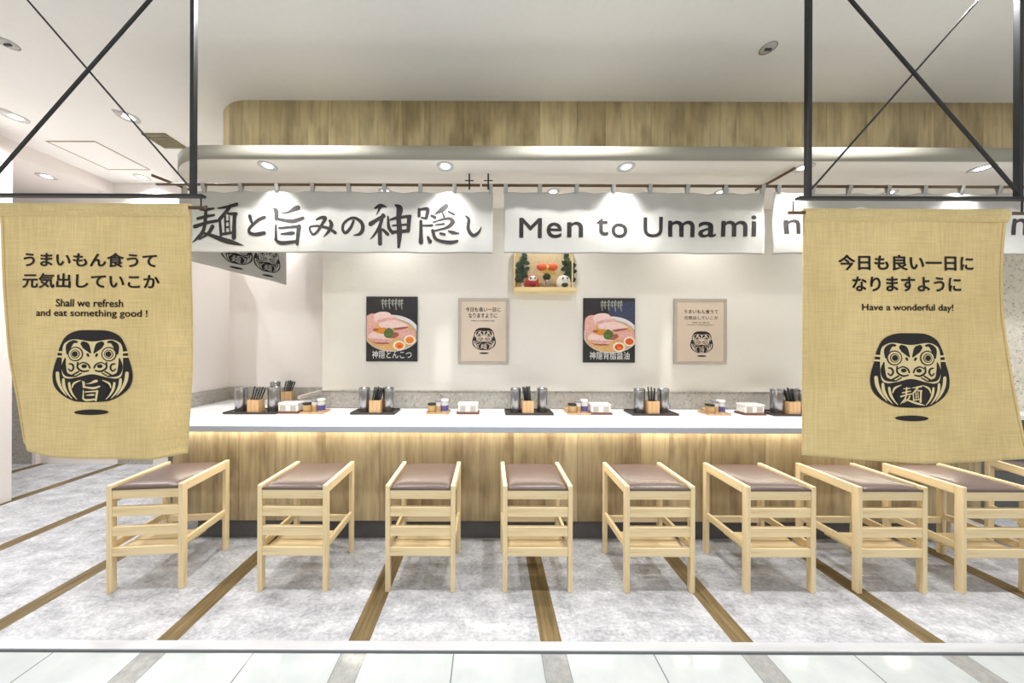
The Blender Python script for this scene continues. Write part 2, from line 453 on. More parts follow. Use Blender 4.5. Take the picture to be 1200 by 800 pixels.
class Print:
    def __init__(self, fmap): self.mb = MB(); self.f = fmap
    def add(self, polys, lift, mi=0, step=None):
        for n_, p in enumerate(polys):
            if len(p) < 3: continue
            if n_ and mi: lift += 3e-6      # overlapping light strokes never share a plane
            if step:   # cut into narrow upright bands so that it follows folded cloth
                tris = [p] if len(p) == 3 else [[p[i] for i in t] for t in tessellate_polygon([[Vector((a, b, 0)) for a, b in p]])]
                parts = []
                for t in tris:
                    xs = [q[0] for q in t]; ys = [q[1] for q in t]
                    for k in range(math.floor(min(xs) / step), math.ceil(max(xs) / step)):
                        col = clip(t, k * step, (k + 1) * step, -1e9, 1e9)
                        for l in range(math.floor(min(ys) / (2 * step)), math.ceil(max(ys) / (2 * step))):
                            parts.append(clip(col, -1e9, 1e9, l * 2 * step, (l + 1) * 2 * step))
            else: parts = [p]
            for q in parts:
                if len(q) < 3: continue
                f = self.mb.face([self.f(x, y, lift) for x, y in q])
                if f: f.material_index = mi
        return self
    def done(self, name, mats, parent):
        self.mb.bm.normal_update()
        o = obj(name, self.mb, mats, parent, normals=False)
        return o

# ---- brush characters of the shop curtain, (x, y, width) in drawing units
K_MEN = [[(180, 207, 18), (270, 207, 40), (370, 190, 26)], [(270, 165, 30), (262, 280, 48), (250, 400, 48)], [(150, 325, 40), (260, 300, 42), (372, 276, 30)],
         [(112, 430, 55), (250, 385, 40), (405, 350, 40)], [(250, 390, 40), (215, 500, 48), (150, 580, 42), (85, 648, 8)],
         [(345, 425, 52), (285, 520, 40), (170, 600, 24)], [(205, 508, 20), (330, 548, 50), (480, 603, 68), (620, 642, 60), (775, 682, 6)],
         [(420, 185, 18), (560, 160, 45), (680, 135, 52)], [(590, 150, 50), (530, 230, 52), (440, 330, 45)], [(440, 320, 34), (450, 540, 40)],
         [(560, 255, 35), (675, 268, 56)], [(660, 270, 58), (650, 420, 58), (640, 575, 66)], [(515, 290, 30), (515, 530, 26)], [(575, 290, 20), (582, 520, 22)],
         [(515, 362, 24), (575, 360, 24)], [(515, 437, 24), (575, 435, 24)], [(445, 527, 36), (620, 512, 36)]]
K_TO = [[(150, 290, 45), (165, 340, 40), (188, 400, 28)], [(345, 308, 50), (270, 340, 50), (200, 400, 40), (145, 460, 38), (150, 512, 44), (210, 535, 45), (280, 530, 52), (345, 515, 48)]]
K_UMA = [[(462, 180, 24), (490, 215, 58), (495, 320, 46)], [(550, 240, 10), (640, 225, 30), (740, 180, 66), (785, 168, 60)], [(490, 312, 36), (600, 335, 45), (730, 345, 55), (850, 305, 42)],
         [(490, 400, 24), (490, 600, 36)], [(530, 440, 28), (800, 420, 40)], [(800, 420, 58), (775, 655, 40)], [(555, 520, 18), (700, 510, 48), (740, 510, 22)], [(480, 595, 30), (560, 640, 52), (765, 622, 40)]]
K_MI = [[(178, 330, 24), (240, 305, 40), (300, 312, 48), (260, 390, 40), (200, 490, 38), (140, 530, 34), (97, 480, 30), (92, 428, 28), (160, 415, 28), (250, 425, 35), (350, 450, 38), (430, 502, 42)],
        [(360, 345, 35), (380, 400, 50), (345, 490, 40), (285, 562, 8)]]
K_NO = [[(670, 340, 32), (630, 430, 40), (565, 500, 42), (525, 455, 38), (540, 370, 36), (620, 310, 36), (700, 305, 40), (775, 360, 48), (790, 440, 50), (750, 510, 42), (670, 530, 8)]]
K_KAMI = [[(160, 170, 28), (235, 142, 56), (320, 160, 14)], [(235, 160, 46), (180, 260, 8)], [(98, 375, 66), (180, 330, 50), (285, 280, 48)], [(270, 265, 42), (230, 400, 46), (160, 510, 35), (92, 582, 8)],
          [(225, 430, 55), (230, 645, 56)], [(270, 460, 38), (332, 518, 46)], [(340, 290, 24), (350, 430, 45), (400, 500, 44)], [(370, 330, 24), (460, 300, 40), (635, 278, 40)],
          [(622, 290, 58), (608, 470, 50)], [(390, 490, 44), (610, 472, 46)], [(400, 405, 22), (580, 390, 30)], [(432, 128, 18), (490, 175, 86), (480, 300, 64), (490, 500, 70), (480, 690, 38)]]
K_KAKU = [[(65, 178, 35), (65, 270, 40)], [(60, 190, 24), (175, 172, 50), (160, 290, 42)], [(100, 290, 24), (150, 300, 24)], [(90, 340, 40), (90, 480, 44), (88, 615, 60)], [(115, 395, 20), (240, 390, 30)],
          [(425, 135, 66), (370, 180, 70), (275, 242, 12)], [(228, 260, 30), (280, 285, 40)], [(380, 230, 24), (402, 280, 30)], [(462, 210, 30), (532, 245, 28)],
          [(250, 350, 14), (370, 315, 25), (470, 300, 36), (515, 345, 58), (460, 410, 40), (380, 440, 25), (240, 470, 20)], [(285, 385, 14), (400, 375, 26)],
          [(180, 545, 28), (210, 605, 56)], [(245, 460, 40), (280, 560, 40), (350, 600, 40), (480, 620, 50), (578, 605, 34)], [(350, 500, 30), (410, 515, 30)], [(462, 470, 24), (520, 490, 45), (600, 502, 14)]]
K_SHI = [[(690, 270, 24), (730, 320, 40), (725, 450, 45), (790, 530, 45), (860, 490, 35), (900, 410, 8)]]
def brush(strokes, k=1.0, ox=0.0, oy=0.0, wk=1.0):
    out = []
    for s in strokes:
        out += stroke_polys([(ox + x * k, oy + y * k, w * k * wk) for x, y, w in s])
    return out

# ---- the round doll emblem printed on the cloths, drawn 0..730 wide
def mir(s): return [(727 - p[0],) + tuple(p[1:]) for p in s]
def emblem(pr, k, ox, oy, kanji, lift0=0.0, dl=0.0007, step=None):
    T = lambda P: [[(ox + q[0] * k, oy + q[1] * k) for q in p] for p in P]
    body = smooth_loop([(363, 80), (250, 86), (170, 125), (130, 190), (110, 250), (104, 290), (80, 370), (72, 440), (88, 510), (140, 570), (220, 618), (290, 632),
                        (437, 632), (507, 618), (587, 570), (639, 510), (655, 440), (647, 370), (623, 290), (617, 250), (597, 190), (557, 125), (477, 86)])
    pr.add(T([body, ellipse(363, 712, 120, 21)]), lift0, 0, step)
    face = smooth_loop([(180, 168), (240, 152), (363, 168), (487, 152), (547, 168), (578, 205), (585, 300), (578, 420), (540, 452), (470, 444), (363, 420), (257, 444), (187, 452), (149, 420), (142, 300), (149, 205)])
    L1 = [face]
    for s in ([(112, 412, 26), (120, 470, 27), (146, 530, 18), (186, 584, 5)], [(159, 460, 20), (165, 512, 23), (190, 562, 15), (226, 606, 4)], [(203, 488, 17), (211, 534, 19), (233, 578, 12), (262, 613, 4)],
              [(100, 248, 14), (150, 252, 14)], [(98, 284, 14), (150, 286, 14)]):
        L1 += stroke_polys(s) + stroke_polys(mir(s))
    pr.add(T(L1), lift0 + dl, 1, step)
    inner = []
    for s in ([(183, 262, 14), (192, 205, 42), (222, 172, 26), (250, 172, 16)], [(298, 186, 40), (318, 205, 52), (350, 254, 12)], [(168, 300, 10), (160, 360, 34), (180, 420, 28), (250, 437, 10)],
              [(262, 330, 12), (262, 372, 14), (300, 398, 14), (340, 392, 10)], [(268, 345, 8), (300, 330, 10), (335, 345, 12), (348, 372, 12)], [(228, 425, 12), (270, 400, 12)], [(250, 436, 10), (290, 412, 10)],
              [(200, 340, 10), (222, 345, 14), (232, 372, 14), (215, 396, 12), (196, 380, 10)], [(330, 268, 18), (336, 280, 14)]):
        inner += stroke_polys(s) + stroke_polys(mir(s))
    for cx in (243, 484):
        inner += [ellipse(cx, 265, 56)]
    inner += [ellipse(308, 358, 20, 15), ellipse(419, 358, 20, 15), smooth_loop([(250, 470), (300, 436), (363, 424), (427, 436), (477, 470), (363, 500)])]
    pr.add(T(inner), lift0 + 2 * dl, 0, step)
    pr.add(T([ellipse(243, 265, 47), ellipse(484, 265, 47), *(q for z in ([(226, 525, 6), (240, 490, 15), (286, 466, 5)],) for q in stroke_polys(z) + stroke_polys(mir(z)))]), lift0 + 3 * dl, 1, step)
    pr.add(T([ellipse(243, 265, 34), ellipse(484, 265, 34), ellipse(363, 546, 118, 82)]), lift0 + 4 * dl, 0, step)
    pr.add(T([ellipse(243, 265, 28), ellipse(484, 265, 28)]), lift0 + 5 * dl, 1, step)
    if kanji == 'men': ch = brush(K_MEN, 0.26, 363 - 430 * 0.26, 546 - 415 * 0.26, 0.9)
    else: ch = brush(K_UMA, 0.31, 363 - 655 * 0.31, 546 - 410 * 0.31, 1.0)
    pr.add(T([ellipse(243, 265, 22), ellipse(484, 265, 22)]), lift0 + 6 * dl, 0, step)
    pr.add(T(ch), lift0 + 6 * dl, 1, step)

# ------------------------------------------------------------------ the setting
CEIL, SOFF, LIPTOP = 3.23, 2.566, 2.656
YB, YW = 3.5, 2.62                       # far back wall, wall with the posters
THR = 1.42
YR_ = 2.99                               # back of the recess at the left end of the counter
m = MB(); m.box(-6.2, 6.2, THR, YB, -0.05, 0.0); struct('floor', m, M_FLOOR)
m = MB(); m.box(-6.2, 6.2, -1.8, THR - 0.055, -0.05, 0.0); struct('floor_corridor', m, M_COR)
m = MB(); m.box(-6.2, 6.2, THR - 0.042, THR, -0.05, 0.004, 0.0015); struct('trim_1', m, M_ALU)
m = MB(); m.box(-6.2, 6.2, THR - 0.055, THR - 0.042, -0.05, -0.004); struct('trim_2', m, M_GROOVE)
m = MB(); m.box(-6.2, 6.2, -1.6, YB + 0.1, CEIL, CEIL + 0.08); struct('ceiling', m, M_CEIL)
m = MB(); m.box(-6.2, -4.33, 1.2, YB, 3.09, CEIL); struct('ceiling_beam', m, M_WALL2)
m = MB(); m.box(-6.2, 6.2, YB, YB + 0.1, 0, CEIL); struct('wall_back', m, M_WALL2)
m = MB(); m.box(-2.56, -1.44, YR_, YB, 0, SOFF); struct('wall_recess', m, M_WALL2)
m = MB(); m.box(-1.44, 5.0, YW, YB, 0, SOFF); struct('wall_poster_side', m, M_WALL)
m = MB(); m.box(-6.3, -6.2, 1.2, YB, 0, 3.09); struct('wall_left', m, M_WALL2)
m = MB(); m.box(-4.6, -4.2, 1.25, 2.67, 0, 3.09, 0.004); struct('wall_stub_left', m, M_WALL2)
m = MB(); m.box(-2.68, -2.56, 2.42, YB, 0, 2.36); struct('wall_return', m, M_WALL2)
m = MB(); m.box(5.0, 5.1, 1.2, YB, 0, SOFF); struct('wall_right', m, M_WALL)
m = MB(); m.box(4.3, 5.0, YW - 0.04, YW, 0, SOFF); struct('wall_terrazzo', m, M_STONE2)
m = MB(); m.box(-4.25, -2.68, YB - 0.03, YB, 0, 1.2); m.box(-6.2, -5.2, YB - 0.03, YB, 0, 1.2); struct('wall_stone_cladding', m, M_STONE)
m = MB(); m.box(-5.2, -5.16, YB - 0.05, YB, 0, 2.2); m.box(-5.16, -4.25, YB - 0.015, YB, 0, 0.1); struct('baseboard_back', m, M_WALL2)
# splashback stones over the counter
m = MB(); m.box(-1.44, 4.3, YW - 0.02, YW, 0.84, 0.985); m.box(-1.44, 4.3, YW - 0.026, YW, 0.985, 0.993); struct('trim_3', m, M_STONE)
m = MB(); m.box(-2.56, -2.54, 2.42, YR_, 0.84, 0.96); m.box(-2.54, -1.44, YR_ - 0.02, YR_, 0.84, 0.96); struct('trim_4', m, M_STONE)
# sloping light cap at the corner of the poster wall
m = MB()
pts = [(-1.46, YW - 0.02), (-1.43, YW - 0.02), (-1.462, 2.35), (-1.482, 2.35)]
a = [m.bm.verts.new((x, y, 0.992 if i < 2 else 0.985)) for i, (x, y) in enumerate(pts)]
b = [m.bm.verts.new((x, y, 0.955 if i < 2 else 0.962)) for i, (x, y) in enumerate(pts)]
m.bm.faces.new(a); m.bm.faces.new(b[::-1])
for i in range(4): m.bm.faces.new((a[i], b[i], b[(i + 1) % 4], a[(i + 1) % 4]))
CAP_MB = m
# canopy: lower lip slab with rounded corner, boarded drum above it
def round_plan(x0, x1, y0, y1, r, n=18):
    P = [(x1, y0), (x1, y1), (x0, y1)]
    for k in range(n + 1):
        t = PI + (PI / 2) * k / n
        P.append((x0 + r + r * math.cos(t), y0 + r + r * math.sin(t)))
    return P
def smooth_sides(o):
    for p in o.data.polygons: p.use_smooth = abs(p.normal.z) < 0.5
    return o
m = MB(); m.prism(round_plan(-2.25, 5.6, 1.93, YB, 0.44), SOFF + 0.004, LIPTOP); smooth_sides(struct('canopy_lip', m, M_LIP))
m = MB(); m.prism(round_plan(-2.245, 5.6, 1.936, YB, 0.435), SOFF, SOFF + 0.004); struct('canopy_soffit', m, M_WALL)
m = MB(); m.prism(round_plan(-2.24, 5.6, 2.29, YB, 0.41), LIPTOP, CEIL); smooth_sides(struct('canopy_fascia', m, M_FASCIA))

# ------------------------------------------------------------------ counter
ct = thing('counter', 'long wood-boarded eating counter with white top along the whole shop', 'counter', (0.4, 2.3, 0))
m = MB(); m.box(-2.545, 3.38, 2.03, YW - 0.027, 0.8, 0.84, 0.003); 
o = obj('countertop', m, [M_TOP, M_TOPSHADE], ct)
for p in o.data.polygons:
    if p.normal.y < -0.9: p.material_index = 1  # front face of the slab takes the painted shade colour
m = MB(); m.box(-2.22, 3.3, 2.13, 2.16, 0.15, 0.8); obj('front_panel', m, M_PANEL, ct)
m = MB(); m.box(-2.09, 3.25, 2.18, 2.2, 0.0, 0.15); m.box(-2.15, 3.28, 2.16, 2.2, 0.15, 0.8); obj('kick_plate', m, M_KICK, ct)
m = MB(); m.box(3.27, 3.3, 2.16, YW - 0.03, 0.0, 0.8); obj('end_panel', m, M_PANEL, ct)
m = MB(); m.box(-2.2, 3.28, 2.095, 2.107, 0.792, 0.7995); obj('led_strip', m, M_LED, ct)
l = area_light('led_strip_light', (0.54, 2.10, 0.789), 5.4, 0.012, LED_POWER, (math.radians(-18), 0, 0), (1, 0.93, 0.8))
tag(obj('edge_board', CAP_MB, M_PRAIL), 'slim pale board sloping towards the viewer at the left end of the poster wall', 'board')
rc = thing('return_counter', 'white-topped return of the counter running back at its left end', 'counter', (-2.0, 3.05, 0))
m = MB(); m.box(-2.538, -1.46, YW - 0.026, YR_ - 0.021, 0.8, 0.84, 0.002); obj('countertop', m, M_TOP, rc)
m = MB(); m.box(-2.5, -1.5, YW + 0.02, YR_ - 0.03, 0.0, 0.8); obj('body', m, M_PANEL, rc)
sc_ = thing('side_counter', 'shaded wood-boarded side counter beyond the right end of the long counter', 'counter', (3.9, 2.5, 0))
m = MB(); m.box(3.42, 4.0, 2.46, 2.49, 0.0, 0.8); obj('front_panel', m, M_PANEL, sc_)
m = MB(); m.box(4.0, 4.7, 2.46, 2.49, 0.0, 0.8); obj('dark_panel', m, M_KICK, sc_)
m = MB(); m.box(3.4, 4.72, 2.42, YW - 0.05, 0.8, 0.84, 0.003); obj('countertop', m, M_TOP, sc_)

# ------------------------------------------------------------------ stools
SW, SD, SH = 0.392, 0.35, 0.6
def make_stool(label, loc, rz):
    t = thing('counter_stool', label, 'stool', loc, rz, 'stools in a row along the counter')
    lw, ld = 0.025, 0.032
    w, d = SW / 2, SD / 2
    for sx in (-1, 1):
        for sy in (-1, 1):
            m = MB(); xa, xb = sorted((sx * w, sx * (w - lw))); ya, yb = sorted((sy * d, sy * (d - ld)))
            m.box(xa, xb, ya, yb, 0, SH, 0.003); obj('leg', m, M_BZ, t, True)
    for sx in (-1, 1):
        xa, xb = sorted((sx * w, sx * (w - lw)))
        m = MB(); m.box(xa + 0.0006, xb - 0.0006, -d + ld, d - ld, SH - 0.05, SH, 0.003); obj('side_rail', m, M_BY, t, True)
        m = MB(); m.box(xa + 0.003, xb - 0.003, -d + ld, d - ld, 0.235, 0.275, 0.003); obj('side_stretcher', m, M_BY, t, True)
    xi = w - lw
    for z0, z1 in ((0.522, 0.573), (0.423, 0.477), (0.313, 0.367), (0.2, 0.25)):
        m = MB(); m.box(-xi, xi, -d + 0.004, -d + 0.024, z0, z1, 0.003); obj('front_rail', m, M_BX, t, True)
    m = MB(); m.box(-xi, xi, d - 0.024, d - 0.004, 0.522, 0.573, 0.003); obj('back_rail', m, M_BX, t, True)
    m = MB(); m.box(-xi, xi, d - 0.024, d - 0.004, 0.205, 0.245, 0.003); obj('back_stretcher', m, M_BX, t, True)
    for y0, y1 in ((-0.148, -0.066), (-0.056, 0.022)):
        m = MB(); m.box(-xi, xi, y0, y1, 0.213, 0.225, 0.002); obj('shelf_board', m, M_BX, t, True)
    # padded seat: crowned pad between the side rails
    m = MB(); nx, ny = 16, 14; x1, y1 = xi - 0.001, d - 0.001; G = []
    for j in range(ny + 1):
        row = []
        for i in range(nx + 1):
            u, v = -1 + 2 * i / nx, -1 + 2 * j / ny
            h = 0.583 + 0.017 * ((1 - abs(u) ** 6) * (1 - abs(v) ** 6)) ** 0.6
            row.append(m.bm.verts.new((u * x1, v * y1, h)))
        G.append(row)
    for j in range(ny):
        for i in range(nx):
            f = m.bm.faces.new((G[j][i], G[j][i + 1], G[j + 1][i + 1], G[j + 1][i])); f.smooth = True
    ring = [G[0][i] for i in range(nx + 1)] + [G[j][nx] for j in range(1, ny + 1)] + [G[ny][i] for i in range(nx - 1, -1, -1)] + [G[j][0] for j in range(ny - 1, 0, -1)]
    low = [m.bm.verts.new((v.co.x, v.co.y, 0.5735)) for v in ring]
    for i in range(len(ring)):
        j = (i + 1) % len(ring); m.bm.faces.new((ring[i], low[i], low[j], ring[j]))
    m.bm.faces.new(low); obj('seat', m, M_SEAT, t, True)
    return t
YS = 1.70 + SD / 2
stools = [(-1.945, YS, 0.09, 'pale wood stool with brown seat at the left end of the row'),
          (-1.102, YS, 0, 'pale wood stool with brown seat, second from the left end of the row'),
          (-0.383, YS, 0, 'pale wood stool with brown seat standing below the noodle bowl poster nearest the left'),
          (0.278, YS, 0, 'pale wood stool with brown seat standing below the little altar shelf'),
          (0.966, YS, 0, 'pale wood stool with brown seat just right of the one below the altar shelf'),
          (1.645, YS, 0, 'pale wood stool with brown seat whose foot is left of the right-hand ochre banner'),
          (2.272, YS, 0, 'pale wood stool with brown seat below the left half of the right banner'),
          (2.858, YS, 0, 'pale wood stool with brown seat lit reddish, second from the right end'),
          (3.66, 1.93, -0.35, 'turned pale wood stool with dark seat cut off by the right picture edge')]
s0 = None
for x, y, rz, lab in stools:
    if s0 is None: s0 = make_stool(lab, (x, y, 0), rz)
    else: dup(s0, (x, y, 0), rz, lab)

# ------------------------------------------------------------------ hanging frames and ochre banners
def bar_between(m, p0, p1, w, d):
    p0, p1 = Vector(p0), Vector(p1); ax = (p1 - p0).normalized(); s = Vector((0, 1, 0)); q = ax.cross(s).normalized()
    A = [p0 + q * a + s * b for a, b in ((-w, -d), (w, -d), (w, d), (-w, d))]; B = [p + (p1 - p0) for p in A]
    va = [m.bm.verts.new(p) for p in A]; vb = [m.bm.verts.new(p) for p in B]
    for i in range(4):
        j = (i + 1) % 4; m.bm.faces.new((va[i], va[j], vb[j], vb[i]))
    m.bm.faces.new(va[::-1]); m.bm.faces.new(vb)
def make_frame(xl, xr, label, thick_down_left):
    """square-tube hanger: two posts from the ceiling, a flat bar below, crossed braces"""
    zb = wz(573, 231.0, THR)
    t = thing('hanging_frame', label, 'frame', ((xl + xr) / 2, THR, zb), 0, 'black frames that carry the ochre banners')
    for x in (xl, xr):
        m = MB(); m.box(x - 0.010, x + 0.010, THR - 0.010, THR + 0.010, zb + 0.006, CEIL, 0.002); obj('post', m, M_BLACK, t)
    m = MB(); m.box(xl - 0.05, xr + 0.05, THR - 0.012, THR + 0.012, zb - 0.006, zb + 0.006, 0.001); obj('crossbar', m, M_BLACK, t)
    a, b = (xl, zb + 0.02), (xr, CEIL)
    c, d = (xr, zb + 0.02), (xl, CEIL)
    if not thick_down_left: a, b, c, d = c, d, a, b
    m = MB(); bar_between(m, (a[0], THR - 0.004, a[1]), (b[0], THR - 0.004, b[1]), 0.006, 0.004); obj('brace', m, M_BLACK, t)
    m = MB(); bar_between(m, (c[0], THR + 0.005, c[1]), (d[0], THR + 0.005, d[1]), 0.0034, 0.003); obj('brace', m, M_BLACK, t)
    return t, zb
fl, ZB = make_frame(wx(-20, THR), wx(226, THR), 'black hanging frame with crossed braces holding the banner on the left', True)
fr, _ = make_frame(wx(946, THR), wx(1192.5, THR), 'black hanging frame with crossed braces holding the banner on the right', False)

def lerp_tab(tab, y):
    for (y0, x0), (y1, x1) in zip(tab, tab[1:]):
        if y <= y1:
            t = (y - y0) / (y1 - y0); return x0 + (x1 - x0) * t
    return tab[-1][1]
def smooth_tab(tab, y):
    return (lerp_tab(tab, max(y - 12, tab[0][0])) + 2 * lerp_tab(tab, y) + lerp_tab(tab, min(y + 12, tab[-1][0]))) / 4
def make_banner(label, left, right, bottom, ytop, rod_px, depth, lines, emb, kanji):
    """cloth whose outline is given in drawing units of 1/250 m at the frame's plane"""
    Y0 = THR + 0.012
    def xz(px, py): return wx(px, Y0), wz(px, py, Y0)
    cx = (left[0][1] + right[0][1]) / 2
    t = thing('banner', label, 'banner', (wx(cx, Y0), Y0, wz(cx, ytop, Y0)), 0, 'ochre banners')
    def uv(px, py):
        u = (px - smooth_tab(left, py)) / (smooth_tab(right, py) - smooth_tab(left, py))
        v = (py - ytop) / (lerp_tab(bottom, u) - ytop)
        return u, v
    def fmap(px, py, lift):
        u, v = uv(px, py); x, z = xz(px, py)
        return Vector((x, Y0 + depth(u, v) - 0.0028 - lift, z))
    m = MB(); nu, nv = 60, 70; G = []
    for j in range(nv + 1):
        v = j / nv; row = []
        for i in range(nu + 1):
            u = i / nu
            py = ytop + v * (lerp_tab(bottom, u) - ytop)
            px = smooth_tab(left, py) + u * (smooth_tab(right, py) - smooth_tab(left, py))
            x, z = xz(px, py); row.append(m.bm.verts.new((x, Y0 + depth(u, v), z)))
        G.append(row)
    for j in range(nv):
        for i in range(nu):
            f = m.bm.faces.new((G[j][i], G[j][i + 1], G[j + 1][i + 1], G[j + 1][i])); f.smooth = True
    c = obj('cloth', m, M_LINEN, t)
    so = c.modifiers.new('thickness', 'SOLIDIFY'); so.thickness = 0.0016; so.offset = 1.0 if False else 0.0
    # sleeve round the dowel with its seam, hems along the sides
    zt = wz(cx, ytop + 4, Y0)
    m = MB(); x0, x1 = wx(left[0][1], Y0) , wx(right[0][1], Y0)
    prof = [(-0.011, 0.016), (-0.013, 0.0), (-0.010, -0.02), (-0.0045, -0.036), (-0.0022, -0.040)]
    prof = [(0.011, 0.012), (0.004, 0.021), (-0.005, 0.021)] + prof
    P = [[m.bm.verts.new((x, Y0 + a, zt + b)) for a, b in prof] for x in [x0 + (x1 - x0) * k / 24 for k in range(25)]]
    for A, B in zip(P, P[1:]):
        for i in range(len(prof) - 1):
            f = m.bm.faces.new((A[i], B[i], B[i + 1], A[i + 1])); f.smooth = True
    obj('sleeve', m, M_SLEEVE, t)
    m = MB(); m.cyl((wx(rod_px[0], Y0), Y0 + 0.001, zt + 0.004), (wx(rod_px[1], Y0), Y0 + 0.001, zt + 0.004), 0.0075, seg=14); obj('dowel', m, M_ROD, t)
    for px in (rod_px[0] + 5, rod_px[1] - 5):
        m = MB(); m.cyl((wx(px, Y0), Y0, zt + 0.01), (wx(px, Y0), Y0, ZB - 0.006), 0.003, seg=8); obj('hook', m, M_BLACK, t)
    for edge, s in ((left, 1), (right, -1)):
        q = [(smooth_tab(edge, y) + s * (1.0 + k), y) for k in (0,) for y in range(int(ytop) + 14, int(min(b_[1] for b_ in bottom)) - 1, 6)]
        hem = Print(fmap); hem.add([[(q[i][0], q[i][1]), (q[i][0] + s * 3.2, q[i][1]), (q[i + 1][0] + s * 3.2, q[i + 1][1]), (q[i + 1][0], q[i + 1][1])] for i in range(len(q) - 1)], 0.0)
        hem.done('hem', M_LINEN, t)
    pr = Print(fmap)
    for body, a, b, y0, y1, bold in lines:
        pr.add(text_fit(body, a, b, y0, y1, bold), 0.0)
    pr.done('lettering', M_INK, t)
    pr = Print(fmap); emblem(pr, emb[0], emb[1], emb[2], kanji, 0.0, 0.0006, 4.0); pr.done('emblem', [M_INK, M_INKG], t)
    return t
def sstep(a, b, x):
    t = max(0.0, min(1.0, (x - a) / (b - a))); return t * t * (3 - 2 * t)
make_banner('ochre linen banner with a refresh-and-eat greeting, hanging at the left picture edge',
            [(236, -6), (258, 0), (340, 1), (424, 4), (475, 11), (526, 15), (545, 15)], [(236, 223), (290, 222.5), (380, 219.5), (440, 215), (490, 208), (545, 199)],
            [(0, 526), (0.12, 532), (0.3, 537), (0.55, 540), (0.9, 542), (1.0, 541)], 243, (-14, 240),
            lambda u, v: -0.018 * v * math.sin(PI * u * 1.3) + 0.006 * math.sin(9 * u + 2.0) * v + 0.075 * (v ** 1.5) * sstep(0.86, 1.0, u) + 0.03 * v * v * sstep(0.12, 0.0, u),
            [('うまいもん食うて', 29, 184, 299.5, 316.5, 0.05), ('元気出していこか', 28, 187, 324, 341.5, 0.05),
             ('Shall we refresh', 69.5, 145, 354, 363, 0.03), ('and eat something good !', 46, 173, 366, 376.5, 0.03)],
            (0.1508, 112 - 363 * 0.1508, 390 - 80 * 0.1548 + 0.3), 'uma')
make_banner('ochre linen banner wishing a wonderful day, hanging near the right picture edge',
            [(236, 940.5), (545, 940)], [(236, 1180), (300, 1178.5), (360, 1181), (430, 1190), (500, 1199), (545, 1205)],
            [(0, 530.5), (0.25, 535), (0.5, 537), (0.75, 536), (1.0, 532)], 243, (924, 1202),
            lambda u, v: -0.02 * v * math.sin(PI * u * 1.1) + 0.006 * math.sin(8 * u) * v - 0.02 * v * v * sstep(0.7, 1.0, u) + 0.012 * math.sin(PI * v) * sstep(0.75, 1.0, u),
            [('今日も良い一日に', 981, 1140, 295.5, 314, 0.05), ('なりますように', 997, 1124, 321, 338.5, 0.05), ('Have a wonderful day!', 1008, 1114, 353, 363, 0.03)],
            (0.1555, 1061.5 - 363 * 0.1555, 387 - 80 * 0.1555), 'men')

# ------------------------------------------------------------------ noren curtains on their rods
YN = 2.10
RODZ = 2.494
def noren_depth(x, z, ph, amp=1.0):
    dz = max(0.0, min(1.0, (2.45 - z) / 0.43))
    return amp * (0.007 * math.sin(x * 12.6 + ph) * (0.5 + 0.5 * dz) + 0.004 * math.sin(x * 31 + 2.1 * ph + 3 * dz) * (1 - 0.6 * dz) + 0.003 * math.sin(x * 5.1 + z * 17 + ph))
def make_noren(label, pxa, pxb, yb, tabs, ph, lettering, amp=1.0):
    xa, xb = wx(pxa, YN), wx(pxb, YN); zt = RODZ - 0.045; zb = wz((pxa + min(pxb, 1200)) / 2, yb, YN)
    t = thing('noren_curtain', label, 'curtain', ((xa + xb) / 2, YN, zt), 0, 'white noren curtains along the canopy')
    tx = [wx(p, YN) for p in tabs]
    def top(x):
        d = min(abs(x - q) for q in tx); return zt - 0.010 * min(1, d / 0.12) ** 1.5
    m = MB(); nu, nv = int((xb - xa) / 0.014), 34; G = []
    for j in range(nv + 1):
        row = []
        for i in range(nu + 1):
            x = xa + (xb - xa) * i / nu; z1 = top(x); z = z1 + (zb - z1) * j / nv
            row.append(m.bm.verts.new((x, YN + noren_depth(x, z, ph, amp), z)))
        G.append(row)
    for j in range(nv):
        for i in range(nu):
            f = m.bm.faces.new((G[j][i], G[j][i + 1], G[j + 1][i + 1], G[j + 1][i])); f.smooth = True
    c = obj('cloth', m, M_NOREN, t); so = c.modifiers.new('thickness', 'SOLIDIFY'); so.thickness = 0.001; so.offset = 0
    for x in tx:       # loop over the rod
        m = MB(); R = 0.0112; w = 0.0135
        prof = [(-0.001 + noren_depth(x, zt, ph, amp), zt - 0.012)] + [(-R * math.cos(a), RODZ + R * math.sin(a)) for a in [PI * k / 8 for k in range(9)]] + [(0.003 + noren_depth(x, zt, ph, amp), zt - 0.012)]
        A = [m.bm.verts.new((x - w, YN + p, q)) for p, q in prof]; B = [m.bm.verts.new((x + w, YN + p, q)) for p, q in prof]
        for i in range(len(prof) - 1): m.bm.faces.new((A[i], B[i], B[i + 1], A[i + 1])).smooth = True
        o = obj('tab', m, M_NOREN, t); so = o.modifiers.new('thickness', 'SOLIDIFY'); so.thickness = 0.001; so.offset = 0
    def fmap(px, py, lift):
        x, z = wx(px, YN), wz(px, py, YN); return Vector((x, YN + noren_depth(x, z, ph, amp) - 0.0022 - lift, z))
    for L in (lettering if isinstance(lettering, tuple) else (lettering,)):
        pr = Print(fmap); L(pr); pr.done('lettering', M_INK, t)
    return t
k = 1 / 11.43
def letters_a(pr):
    for ch, ox in ((K_MEN, 218), (K_TO, 280), (K_UMA, 280), (K_MI, 355), (K_NO, 355), (K_KAMI, 425), (K_KAKU, 485), (K_SHI, 485)):
        pr.add(brush(ch, k, ox, 230), 0.0)
